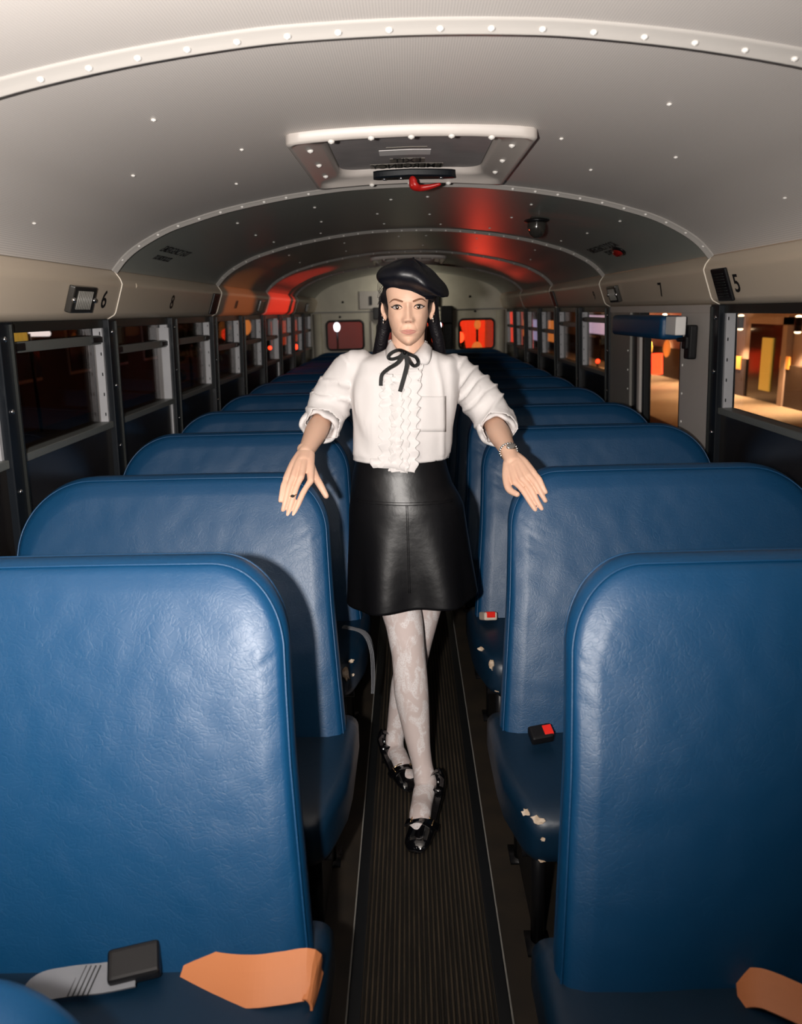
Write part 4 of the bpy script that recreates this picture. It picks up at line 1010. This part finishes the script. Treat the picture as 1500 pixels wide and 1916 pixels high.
def openends(v, f):
    keep = []
    for g in f:
        c = v[list(g)].mean(0)
        if c[2] < at(750, 866.5, 2.36)[2] and abs(c[0]+.05) < .2: continue
        ok = True
        for (sh, wr, cut) in ((ELL, WRL, .31), (ELR, WRR, .31)):
            d = wr-sh; t = np.dot(c-sh, d)/np.dot(d, d)
            if t > cut and abs(c[0]) > .2: ok = False
        if c[2] > at(760, 664, 2.43)[2] and np.hypot(c[0]+.016, (c[1]-2.465)*.85) < .058: ok = False
        if ok: keep.append(g)
    return keep
sf2 = openends(sv, sf)
used = sorted({i for g in sf2 for i in g}); remap = {a: b for b, a in enumerate(used)}
shirt = mk('blouse', sv[used], [tuple(remap[i] for i in g) for g in sf2], M['shirt'], PERS)
so = shirt.modifiers.new('thickness', 'SOLIDIFY'); so.thickness = .0025; so.offset = -1
# rolled cuffs
for (el, wr, r0) in ((ELL, WRL, .052), (ELR, WRR, .052)):
    d = _unit(wr-el); c0 = el+(wr-el)*.20; u = _unit(np.cross(d, (0, 0, 1))); v2 = np.cross(u, d); rings = []
    c0 = c0+np.array([0, 0, -.004])
    for dd, rr in ((-.050, r0-.004), (-.025, r0+.006), (.0, r0+.008), (.014, r0+.006), (.019, r0-.001), (.012, r0-.007), (-.035, r0-.010)):
        rings.append(np.array([c0+d*(dd+.005*math.sin(3*t+1)+.003*math.sin(7*t))+(u*math.cos(t)+v2*math.sin(t)*.95)*rr*(1+.04*math.sin(2*t+.5)+.03*math.sin(5*t)) for t in np.linspace(0, 2*PI, 48, endpoint=False)]))
    V, Fc = loft_mesh(rings, False); mk('rolled_cuff', V, Fc, M['shirt'], shirt)
def chest(px, py, out=0.0):          # point on the blouse front under a spot of the torso
    best = None; p = at(px, py, 2.36)
    sel = sv[(np.abs(sv[:, 0]-p[0]) < .012) & (np.abs(sv[:, 2]-p[2]) < .012) & (sv[:, 1] < 2.48)]
    y = sel[:, 1].min() if len(sel) else 2.37
    p = at(px, py, y-out); return p
# collar
for s, pts_in, pts_out in ((-1, [(733, 636), (740, 650), (750, 660), (760, 668)], [(722, 655), (723, 668), (730, 680), (742, 678)]), (1, [(793, 639), (786, 650), (777, 660), (765, 668)], [(808, 652), (806, 668), (799, 682), (783, 680)])):
    A_ = spline([at(a, b, y) for (a, b), y in zip(pts_in, (2.47, 2.425, 2.395, 2.378))], 16); B_ = spline([chest(a, b, .012) if i else at(a, b, 2.46) for i, (a, b) in enumerate(pts_out)], 16)
    V = []; Fc = []
    for i in range(16):
        for j in range(8):
            t = j/7; p = A_[i]*(1-t)+B_[i]*t+np.array([0, -.010*math.sin(PI*t), .004*math.sin(PI*t)]); V.append(p)
    for i in range(15):
        for j in range(7): a = i*8+j; Fc.append((a, a+8, a+9, a+1))
    cl = mk('collar', V, Fc, M['shirt'], shirt); so = cl.modifiers.new('t', 'SOLIDIFY'); so.thickness = .003; so.offset = 0
cb = MB(); stand = [at(731, 638, 2.475), at(726, 640, 2.50), at(740, 640, 2.53), at(764, 641, 2.54), at(790, 641, 2.53), at(800, 642, 2.50), at(796, 640, 2.475)]
S_ = spline(stand, 30); V = []; Fc = []
for p in S_: V += [p+np.array([0, 0, .004]), p+np.array([0, 0, -.038])]
for i in range(29): a = 2*i; Fc.append((a, a+1, a+3, a+2))
cs = mk('collar_stand', V, Fc, M['shirt'], shirt); cs.modifiers.new('t', 'SOLIDIFY').thickness = .003
# front ruffles
def ruffle(nm, xs, y0, y1, wd, seed, horiz=1):
    V = []; Fc = []; n = 110; m_ = 9
    for i in range(n):
        t = i/(n-1); py = y0+(y1-y0)*t; px = xs(t); c = chest(min(max(px, 665), 835), min(py, 864), .003)
        c = at(px, py, c[1]-.0)
        for j in range(m_):
            q = j/(m_-1); wv = math.sin(t*26+seed+7*noise.noise(Vector((t*7, seed, 0))))*q*(.6+.8*abs(noise.noise(Vector((t*15, seed, 4))))); w2 = math.sin(t*57+seed*2)*q*q
            V.append(c+np.array([horiz*wd*q*(1+.18*w2), -.002-.006*q*(1+.8*wv)-.002*w2, .005*wv*q+.002*w2]))
    for i in range(n-1):
        for j in range(m_-1): a = i*m_+j; Fc.append((a, a+m_, a+m_+1, a+1))
    o = mk(nm, V, Fc, M['shirt'], shirt); o.modifiers.new('t', 'SOLIDIFY').thickness = .0012; return o
ruffle('ruffle', lambda t: 735-4*t, 700, 876, .034, 1.0, -1); ruffle('ruffle', lambda t: 764-6*t, 690, 882, .034, 2.3, 1)
ruffle('ruffle', lambda t: 746-4*t, 705, 880, .022, 4.0, -1); ruffle('ruffle', lambda t: 752-4*t, 700, 884, .024, 5.5, 1)
ruffle('ruffle', lambda t: 790-12*t, 655, 720, .010, 3.1, 1); ruffle('ruffle', lambda t: 724, 690, 735, .010, 6.1, -1)
ruffle('ruffle', lambda t: 756-5*t, 700, 882, .030, 7.7, -1); ruffle('ruffle', lambda t: 738-4*t, 705, 878, .026, 9.1, 1)
# lower tail of the ruffled front hanging over the waistband
tl = [(692, 868), (698, 876), (712, 875), (728, 876), (743, 877), (755, 882), (762, 886), (768, 868)]
V = [at(a, b, 2.347) for a, b in tl]+[at(a, b, 2.350) for a, b in tl]; V += [at(a, 858, 2.352) for a, b in tl]
n = len(tl); Fc = [(i, i+1, i+1+2*n, i+2*n) for i in range(n-1)]
mk('ruffle_tail', V, Fc, M['shirt'], shirt).modifiers.new('t', 'SOLIDIFY').thickness = .002
# breast pocket
def chest2(px, py, out):
    y = 2.36
    for _ in range(3):
        p = at(px, py, y); d = (sv[:, 0]-p[0])**2+(sv[:, 2]-p[2])**2+(sv[:, 1] > 2.45)*9; i = np.argsort(d)[:4]; y = sv[i, 1].mean()-out
    return at(px, py, y)
pk = [[chest2(a, b, .0012) for a in np.linspace(782, 834, 9)] for b in np.linspace(741, 808, 10)]
V = [p for r in pk for p in r]; Fc = [(i*9+j, i*9+j+1, (i+1)*9+j+1, (i+1)*9+j) for i in range(9) for j in range(8)]
mk('breast_pocket', V, Fc, M['shirt'], shirt).modifiers.new('t', 'SOLIDIFY').thickness = .0008
for py in (712, 748, 786, 824, 858):
    MB().ball(chest(751, py, .016), (.004, .002, .004), 12, 8).build('button', M['white'], shirt, True)
# ribbon bow
def rib_(nm, pts, wd=.0085, par=None):
    wd *= 1.25
    S = spline([at(a, b, c) for a, b, c in pts], 40); V = []; Fc = []
    for i in range(40):
        d = _unit(S[min(i+1, 39)]-S[max(i-1, 0)]); ww = _unit(np.cross(d, np.array([0, -1, 0.25])))
        V += [S[i]+ww*wd/2, S[i]-ww*wd/2]
    for i in range(39): a = 2*i; Fc.append((a, a+1, a+3, a+2))
    o = mk(nm, V, Fc, M['ribbon'], par or PERS, False); m_ = o.modifiers.new('t', 'SOLIDIFY'); m_.thickness = .0012; m_.offset = 0; return o
Yb = 2.352
bow = rib_('ribbon_bow', [(757, 659, Yb), (745, 655, Yb-.006), (731, 661, Yb-.008), (726, 669, Yb-.006), (733, 672, Yb-.004), (746, 668, Yb-.006), (755, 660, Yb-.004)], .0075)
rib_('ribbon_loop', [(757, 659, Yb-.002), (768, 664, Yb-.008), (778, 669, Yb-.009), (782, 679, Yb-.006), (775, 685, Yb-.004), (767, 678, Yb-.006), (759, 663, Yb-.005)], .0075, bow)
rib_('ribbon_tail', [(756, 661, Yb-.006), (743, 679, Yb-.006), (726, 690, Yb-.004), (714, 702, Yb-.004), (712, 722, Yb-.008)], .0085, bow)
rib_('ribbon_tail', [(758, 662, Yb-.008), (761, 680, Yb-.010), (757, 700, Yb-.010), (752, 718, Yb-.012), (748, 733, Yb-.014)], .0095, bow)
MB().ball(at(757, 660, Yb-.010), (.005, .004, .006), 12, 8).build('knot', M['ribbon'], bow, True)

# skirt
rg = []; KY = 2.475
hemz = lambda t: 0
SK = [(668, 830, 850, .106, 0), (660, 838, 880, .112, 0), (657, 846, 905, .122, 0), (655, 858, 925, .131, 0), (654, 866, 942, .137, 0), (653, 868, 950, .139, .0), (653, 874, 1000, .152, .35), (652, 881, 1050, .165, .7), (652, 888, 1095, .175, 1), (651, 891, 1112, .179, 1)]
for px0, px1, py, dep, fl in SK:
    a = at(px0, py, KY); b = at(px1, py, KY); c = (a+b)/2; n = 96; R = ell(c, (b[0]-a[0])/2, dep, n, 2.15)
    for k in range(n):
        t = 2*PI*k/n; v = R[k]-c; f = 1+fl*.11*math.cos(6*t-.3)*(.6-.4*math.cos(t*2)); R[k][:2] = c[:2]+v[:2]*f
        R[k][2] += fl*(.012*math.cos(t)+.006*math.sin(3*t)) if fl else 0
    rg.append(R)
fine = []
for i in range(len(rg)-1):
    for q in range(4): fine.append(rg[i]*(1-q/4)+rg[i+1]*q/4)
fine.append(rg[-1]); V, Fc = loft_mesh(fine, False); skirt = mk('skirt', V, Fc, M['leather'], PERS)
so = skirt.modifiers.new('t', 'SOLIDIFY'); so.thickness = .003; so.offset = -1
def onsk(px, py, out=.0015):
    V_ = np.array(fine).reshape(-1, 3); p = at(px, py, 2.33); y = 2.33
    for _ in range(3):
        p = at(px, py, y); d = (V_[:, 0]-p[0])**2+(V_[:, 2]-p[2])**2+(V_[:, 1] > 2.475)*9; i = np.argsort(d)[:3]; y = V_[i, 1].mean()-out
    return at(px, py, y)
for dx in (-1.5, 1.5): MB().tube([onsk(761+dx+(b-945)*.03, b) for b in np.linspace(945, 1110, 24)], .0010, 6).build('centre_seam', M['leather'], skirt, True)
MB().tube([onsk(a, 946-9*((a-757)/95)**2*-1*-1+ (8*((a-757)/95)**2)*0) for a in np.linspace(668, 846, 40)], .0014, 6).build('yoke_seam', M['leather'], skirt, True)
MB().tube([onsk(a, 941-9*((a-757)/95)**2) for a in np.linspace(668, 846, 40)], .0010, 6).build('yoke_seam', M['leather'], skirt, True)

# tights (thin shell over each leg) and shoes
tg = empty('tights'); tg.parent = PERS
for L, Ft in ((LEGF, FF), (LEGR, FR)):
    m_ = remeshed(leg_mb(L, Ft, .0012), .004, 4, .5); m_.name = 'stocking_leg'; link('stocking_leg', m_, M['lace'], tg)
def shoe(toe, ball_, heel, wdt, yaw, bow_):
    """court shoe built in its own frame: +u towards the toe"""
    toe, heel = np.array(toe), np.array(heel); u = toe-heel; u[2] = 0; Ls = np.linalg.norm(u); u /= Ls; v = np.array([-u[1], u[0], 0]); z = np.array([0, 0, 1.0]); o = heel.copy(); o[2] = 0.007
    mb = MB(); rings = []
    sole = lambda t: .058*max(0, 1-t/.62)**1.6                    # sole height from heel to ball
    for t in np.linspace(0, 1, 34):
        wd = wdt*np.interp(t, [0, .06, .2, .45, .7, .88, .96, 1], [.35, .62, .72, .76, 1.0, .95, .78, .45])/2
        zb = sole(t)+.004; top = np.interp(t, [0, .05, .25, .55, .60, .68, .8, .93, 1], [.052, .058, .045, .034, .046, .050, .040, .030, .012])
        zt = zb+top; R = []
        for k in range(24):
            a = 2*PI*k/24; x = wd*math.cos(a); zz = (zt+zb)/2+(zt-zb)/2*math.sin(a)
            R.append(o+u*Ls*t+v*x+z*zz)
        rings.append(np.array(R))
    V, Fc = loft_mesh(rings); Vn = np.array(V)
    # cut the opening: drop the upper faces between heel and vamp
    keep = []
    for f in Fc:
        if len(f) == 4:
            ri, kk = min(f)//24, sorted(q % 24 for q in f); lo = 0 if kk[0] == 0 and kk[-1] == 23 else kk[0]
            if kk[-1]-kk[0] <= 1 and 3 <= ri < 20 and 2 <= kk[0] <= 9: continue
        keep.append(f)
    sh = mk('shoe', V, keep, M['patent'], PERS)
    hb_ = MB(); hb_.loft([np.array([o+u*(.030*Ls/.24+a*.5*w_)+v*b*w_*.9+z*zz for a, b in [(math.cos(q), math.sin(q)) for q in np.linspace(0, 2*PI, 16, endpoint=False)]]) for zz, w_ in ((0, .019), (.02, .018), (.045, .024), (.062, .028))])
    hb_.build('heel', M['patent'], sh, True)
    # vamp bow with metal trim
    c = o+u*Ls*.70+z*(.051+sole(.7)); mb = MB(); rr = []
    for b in np.linspace(-1, 1, 13):
        h = .014*(.55+.45*abs(b)); rr.append(np.array([c+v*b*wdt*.62+u*q[0]*h+z*(q[1]*.004+.004-.018*b*b) for q in ((-1, -1), (1, -1), (1, 1), (-1, 1))]))
    V, Fc = loft_mesh(rr); bw = mk('shoe_bow', V, Fc, M['patent'], sh, False)
    for b in (-.40, .40):
        MB().tube([c+v*b*wdt+u*q+z*(.008-.014*abs(b)) for q in (-.013, 0, .013)], .0022, 6).build('gold_trim', M['gold'], bw, True)
    MB().tube([o+u*Ls*(.60)+v*wdt*.40*math.sin(a)+z*(.012+.042*math.cos(a)) for a in np.linspace(-1.2, 1.2, 14)], .0016, 6).build('gold_edge', M['gold'], sh, True)
    return sh
shoe(at(776, 1603, .0)*0+atz(775, 1603, .0), None, atz(822, 1498, .0), .084, 0, True)
shoe(atz(772, 1487, .0), None, atz(716, 1421, .0), .082, 0, True)
# jewellery
rgp = at(548.0, 927, 2.150); mb = MB(); mb.tube([rgp+np.array([.0100*math.cos(a), .0100*math.sin(a)+.004, .0022*math.cos(a)]) for a in np.linspace(0, 2*PI, 20, endpoint=False)], .0016, 8, closed=True)
rgo = mb.build('ring', M['gold'], PERS, True); MB().ball(rgp+np.array([0, -.008, .0]), (.006, .003, .004), 12, 8).build('stone', M['lash'], rgo, True)
d = _unit(WRR-ELR); c = WRR+d*(-.006); u = _unit(np.cross(d, (0, 0, 1))); v2 = np.cross(u, d)
wb = MB()
for t in np.linspace(0, 2*PI, 22, endpoint=False): wb.ball(c+(u*math.cos(t)*.0255+v2*math.sin(t)*.024), (.0038, .0038, .0048), 10, 6)
wt = wb.build('wristwatch', M['silver'], PERS, True)
wc = c+np.array([.004, -.020, .017]); wn_ = _unit(np.array([.15, -.75, .62])); wu = _unit(np.cross((0, 0, 1), wn_)); wv_ = np.cross(wn_, wu)
V, Fc = loft_mesh([np.array([wc+(wu*math.cos(a)*r1*1.45+wv_*math.sin(a)*r1)+wn_*h for a in np.linspace(0, 2*PI, 28, endpoint=False)]) for r1, h in ((.0085, -.004), (.0098, 0), (.0090, .003), (.0075, .0036))]); mk('watch_case', V, Fc, M['silver'], wt)

# ------------------------------------------------------------------ the street outside
GZ = -1.0
tag(MB().box((-60, -30, GZ-.1), (60, 90, GZ)).build('trim_90', M['asphalt']), kind='structure', label='dark asphalt road')
tag(MB().box((5.4, -10, GZ), (9.2, 80, -.85), .02).build('trim_91', M['pave']), kind='structure', label='warm lit concrete pavement')
FX = 8.85
def fac_box(nm, y0, y1, z0, z1, m, dx0=0.0, dx1=.3, par=None): return MB().box((FX+dx0, y0, z0), (FX+dx1, y1, z1)).build(nm, M[m], par)
fb = empty('shop_building', (FX, 20, -.85), 'low pink stucco shop building with wall lamps across the pavement', 'building')
bx = lambda nm, y0, y1, z0, z1, m, d0=0.0, d1=.3: (lambda o: (setattr(o, 'location', (-FX, -20, .85)), o)[1])(fac_box(nm, y0, y1, z0, z1, m, d0, d1, fb))
bx('wall', 6, 60, -.85, 5, 'facade', .1, .6)
DY = lambda px, py=640: float(atx(px, py, FX)[1])
DZ = lambda px, py: float(atx(px, py, FX)[2])
bx('stone_base', 6, DY(1470), -.85, DZ(1500, 700)+.15, 'facdark', -.02, .12)
bx('stone_base', DY(1400), 60, -.85, DZ(1400, 680)+.1, 'facdark', -.02, .12)
dwo = bx('shop_door', DY(1467), DY(1401), -.85, DZ(1430, 606), 'doorw', .02, .12)
bx('door_frame', DY(1476), DY(1467), -.85, DZ(1430, 598)+.1, 'facade', -.06, .14)
bx('door_frame', DY(1476), DY(1398), DZ(1430, 606), DZ(1430, 597)+.06, 'facade', -.06, .14)
bx('yellow_notice', DY(1446), DY(1427), DZ(1430, 731), DZ(1435, 632), 'yel', -.02, .03)
for a, b in ((1391, 1372), (1482, 1465)): bx('amber_panel', DY(a), DY(b), DZ(a, 692), DZ(a, 668), 'glowo', -.04, .0)
for i, yy in enumerate((DY(1500), DY(1391), DY(1391)+3.2, DY(1391)+6.4, DY(1391)+9.6, DY(1500)-3.2)):
    z = DZ(1391, 603)
    l = empty('wall_lamp', (FX-.12, yy, z), 'lit cylindrical wall lamp on the pink facade, number %s' % i, 'wall lamp', 'wall lamps on the pink facade')
    l['label'] = ['lit wall lamp at the right picture edge on the pink facade', 'lit wall lamp left of the dark shop door on the pink facade', 'wall lamp next beyond the one left of the shop door', 'second wall lamp beyond the one left of the shop door', 'farthest wall lamp along the pink facade', 'nearest wall lamp of the pink facade, right of the picture edge lamp'][i]
    MB().tube([(0, 0, -.16), (0, 0, .16)], .08, 16).build('lamp_body', M['black'], l)
    MB().ball((0, 0, -.17), (.07, .07, .03), 12, 8).build('bulb', M['bulb'], l, True); MB().ball((0, 0, .17), (.07, .07, .03), 12, 8).build('bulb', M['bulb'], l, True)
    if i < 3:
        light('wall_lamp_beam', 'SPOT', (FX-.22, yy, z-.22), 800, (1.0, .62, .32), .05, (FX-.75, yy, -.85), 110, .8)
        light('wall_lamp_beam', 'SPOT', (FX-.22, yy, z+.22), 220, (1.0, .72, .45), .05, (FX-.1, yy, 4), 90, .8)
    elif i < 5: light('wall_lamp_beam', 'SPOT', (FX-.22, yy, z-.22), 500, (1.0, .62, .32), .05, (FX-.75, yy, -.85), 110, .8)
# lit shop windows farther along the same side, seen through the rear right windows
def pole(o, p, r=.03, part='pole'):
    MB().tube([(p[0], p[1], GZ), (p[0], p[1], p[2]-.02)], r, 8).build(part, M['black'], o, True)
def pane_thing(nm, px0, px1, py0, py1, X, m, label, cat, par=None, fr=True):
    a = atx((px0), (py0+py1)/2, X); b = atx((px1), (py0+py1)/2, X); zt = atx((px0+px1)/2, py0, X)[2]; zb = atx((px0+px1)/2, py1, X)[2]
    o = MB().box((X, a[1], zb), (X+(.08 if X > 0 else -.08), b[1], zt)).build(nm, M[m]); 
    MB().box((X+(.02 if X > 0 else -.02), min(a[1], b[1])-.1, zb-.1), (X+(.12 if X > 0 else -.12), max(a[1], b[1])+.1, zt+.1)).build('surround', M['facdark'], o)
    pole(o, ((X+(.15 if X > 0 else -.15)), (a[1]+b[1])/2, zb), .04)
    return tag(o, label, cat)
pane_thing('lit_sign', 993, 1006, 598, 636, 8.0, 'glowv', 'pale violet lit sign seen through a rear right window', 'sign')
pane_thing('lit_shopfront', 1025, 1043, 600, 640, 8.2, 'glowo', 'amber lit shop window far along the right side of the street', 'shop window')
pane_thing('lit_shopfront', 955, 966, 596, 630, 8.2, 'glowo', 'farthest amber lit shop window seen by the rear right corner', 'shop window')
pane_thing('lit_shopfront', 972, 984, 598, 628, 8.2, 'glowo', 'amber lit shop window beside the violet sign', 'shop window')
pane_thing('lit_sign', 1100, 1137, 590, 625, 8.4, 'glowv', 'pale violet lit panel high on the facade left of the side door', 'sign')
bpy.data.materials['violet_lit_sign'].node_tree.nodes['Principled BSDF'].inputs['Emission Strength'].default_value = .8
tag(MB().tube([atx(1229, 700, 7.4), atx(1229, 662, 7.4)], .16, 16).build('lit_bollard', M['glowr']), 'glowing red orange column seen through the side door glass', 'light column')
for px, py, lab in ((1214, 652, 'small amber lamp left of the glowing red column'), (1247, 652, 'small amber lamp right of the glowing red column')):
    tag(MB().ball(atx(px, py, 8.3), (.12, .12, .28), 12, 8).build('amber_lamp', M['glowo']), lab, 'lamp')
tag(MB().ball(atx(1118, 676, 5.0), .06, 12, 8).build('red_lamp', M['glowr'], None, True), 'small red lamp seen low through the right window before the side door', 'lamp')
pole(bpy.data.objects['red_lamp'], atx(1118, 676, 5.0))
light('street_lamp', 'AREA', (5.0, 20, 5), 260, (1, .45, .14), 1.2, (5.5, 21, -1))
light('street_lamp', 'AREA', (5.0, 34, 5), 400, (1, .5, .2), 1.2, (5.5, 36, -1))
# left side of the street
lb = tag(MB().box((-9.5, 2, GZ), (-9, 60, 6)).build('brick_building', M['brickd']), 'dark brick building along the left side of the street', 'building')
for yy in np.arange(6, 50, 3.1): MB().box((-9.0, yy, .2), (-8.93, yy+1.3, 2.6)).build('window', M['doorw'], lb); MB().box((-9.0, yy-.06, .12), (-8.96, yy+1.36, 2.68)).build('window_frame', M['facade'], lb)
s0 = empty('shop_awning_lights', (-8.6, 18, 1.2), 'row of yellow and white lights over a shop seen through the nearest left window', 'lights')
for i in range(5):
    p = atx(14+8*i, 629, -8.6); o = MB().tube([p+np.array([0, 0, -.13]), p+np.array([0, 0, .13])], .06, 8).build('yellow_lamp', M['yel'], s0, True); o.location = (8.6, -18, -1.2)
p = atx(58, 624, -8.6); q = atx(90, 624, -8.6); o = MB().tube([p, q], .07, 10).build('white_tube_lamp', mat('white_tube_light', (1, 1, 1), .5, emit=(1, .9, .9), estr=1.6), s0, True); o.location = (8.6, -18, -1.2)
o = MB().tube([(p[0]-.05, p[1], GZ), p+np.array([-.05, 0, 0])], .04, 8).build('post', M['black'], s0, True); o.location = (8.6, -18, -1.2)
bpy.data.materials['yellow_lit_notice'].node_tree.nodes['Principled BSDF'].inputs['Emission Strength'].default_value = .45
pole(tag(MB().ball(atx(459, 611, -8.6), (.3, .5, .45), 14, 10).build('shop_lamp', M['glowo'], None, True), 'round amber lamp across the street through a left window', 'lamp'), atx(459, 611, -8.6))
for px, py, r, lab in ((553, 649, .10, 'larger red lamp low through a rear left window'), (505, 651, .06, 'small red lamp low through a middle left window')):
    pole(tag(MB().ball(atx(px, py, -4.2), r, 12, 8).build('red_lamp', M['glowr'], None, True), lab, 'lamp'), atx(px, py, -4.2))
pane_thing('red_shopfront', 508, 556, 600, 645, -8.6, 'glowrs', 'dim red lit shop window through the rear left windows', 'shop window')
# small trees on the left
for i, (px, Yt) in enumerate(((352, 12.5), (398, 17.0))):
    p = atx(px, 640, -6.5); t_ = empty('street_tree', (p[0], p[1], GZ), ['small dark street tree nearest on the left side of the street', 'second small dark street tree farther along the left'][i], 'tree')
    MB().tube([(0, 0, 0), (.05, 0, 1.2), (0, .05, 2.0)], .06, 8).build('trunk', M['brickd'], t_, True)
    mb = MB(); rn = random.Random(i)
    for q in range(60): mb.ball((rn.gauss(0, .35), rn.gauss(0, .35), 2.3+rn.gauss(0, .5)), rn.uniform(.08, .2), 6, 4)
    mb.build('foliage', M['leaf'], t_)
# vehicles behind the bus
def car(x, y, paint, label, van=False, w=1.8):
    r = empty('parked_van' if van else 'car', (x, y, GZ), label, 'van' if van else 'car')
    H = 2.1 if van else 1.42
    sec = [(0, .35, .75, .86), (.12, .28, .92, .95), (1.1, .26, .98, 1.0), (4.1, .28, .95, .97), (4.4, .36, .75, .85)] if not van else [(0, .3, 1.2, .9), (.1, .25, 1.3, .97), (1, .25, 1.35, 1), (4.6, .25, 1.3, 1), (4.8, .3, 1.2, .92)]
    rg = [np.array([(a, yy, b) for a, b in rrect(-w/2*k, w/2*k, z0, z1, .12, 4)]) for yy, z0, z1, k in sec]
    V, Fc = loft_mesh(rg); b = mk('car_body', V, Fc, M[paint], r)
    z0 = .95 if not van else 1.3
    rg = [np.array([(a*k*w/2, (yy0+yy1)/2+(yy1-yy0)/2*c, z) for a, c in ((-1, -1), (-.9, -1.02), (.9, -1.02), (1, -1), (1, 1), (-1, 1))]) for z, k, yy0, yy1 in ((z0-.05, .92, .9 if not van else .1, 3.7 if not van else 4.7), ((z0+H)/2, .84, 1.1 if not van else .12, 3.3), (H, .74, 1.4 if not van else .2, 2.9))]
    V, Fc = loft_mesh(rg); mk('cabin', V, Fc, M['doorw'], r)
    MB().box((-w*.36, 1.35 if not van else .2, H-.01), (w*.36, 2.95, H+.03), .02).build('roof_panel', M[paint], r)
    for sx in (-1, 1):
        for yy in (.85, 3.5): MB().tube([(sx*(w/2-.1), yy, .32), (sx*(w/2+.02), yy, .32)], .32, 20).build('wheel', M['black'], r)
        MB().ball((sx*w*.39, .03, .72 if not van else .9), (.17, .05, .09), 14, 8).build('tail_lamp', M['glowr'], r, True)
    MB().box((-.26, -.02, .5), (.26, .02, .62)).build('number_plate', M['sticker'], r)
    return r
car(2.55, 16.5, 'carl', 'pale car with glowing red tail lamps behind the rear right window')
car(-2.9, 20, 'car', 'dark car behind the rear left window')
bv = car(.75, 23, 'carl', 'pale van farther back behind the rear door', True, 2.0)
def lamp_post(nm, lamps, Yd, label, cat):
    b = at(lamps[0][0], lamps[0][1], Yd); r_ = empty(nm, (b[0], b[1], GZ), label, cat); o0 = np.array([b[0], b[1], GZ]); zt = 0
    for px, py, r, m in lamps:
        p = at(px, py, Yd)-o0; zt = max(zt, p[2]); MB().ball(p, (r, r, r*1.4), 14, 10).build('lamp', M[m], r_, True)
    MB().tube([(0, .06, 0), (0, .06, zt)], .02, 8).build('post', M['black'], r_, True)
lamp_post('street_lamp', [(630, 612, .07, 'gloww')], 18, 'bright white lamp seen through the rear left window', 'lamp')
lamp_post('traffic_signal', [(818, 607, .07, 'gloww'), (818, 633, .09, 'glowr'), (819, 650, .05, 'glowr')], 14, 'stack of one white and two red lamps seen through the rear door glass', 'signal')
lamp_post('street_lamp', [(861, 631, .07, 'glowr')], 15, 'red lamp at the left edge of the rear right window', 'lamp')
lamp_post('street_lamp', [(893, 607, .06, 'glowo'), (892, 654, .10, 'glowo')], 14.6, 'two amber lamps, one high and one low, in the rear right window', 'lamp')
rs = tag(MB().box((.4, 30, GZ), (4.2, 30.4, 4.0)).build('red_lit_building', M['facade']), 'red lit pale building front beyond the rear right window', 'building')
for i in range(3): MB().box((.7+i*1.2, 29.9, -.6), (1.6+i*1.2, 30, 2.0)).build('window', M['glowrs'], rs)
light('red_street_light', 'AREA', (2.6, 24, 1.6), 300, (1, .05, .02), 1.5, (2.8, 30, 1.0))
light('red_street_light', 'AREA', (2.0, 13.0, 1.9), 16, (1, .08, .03), .8, (2.6, 17, .2))
rl = tag(MB().box((-3.3, 30, GZ), (-.4, 30.4, 4.0)).build('grey_building', M['facade']), 'dim violet grey building front beyond the rear left window', 'building')
light('violet_street_light', 'AREA', (-2.6, 24, 3), 80, (.6, .5, .65), 1.5, (-2.8, 30, 1.0))
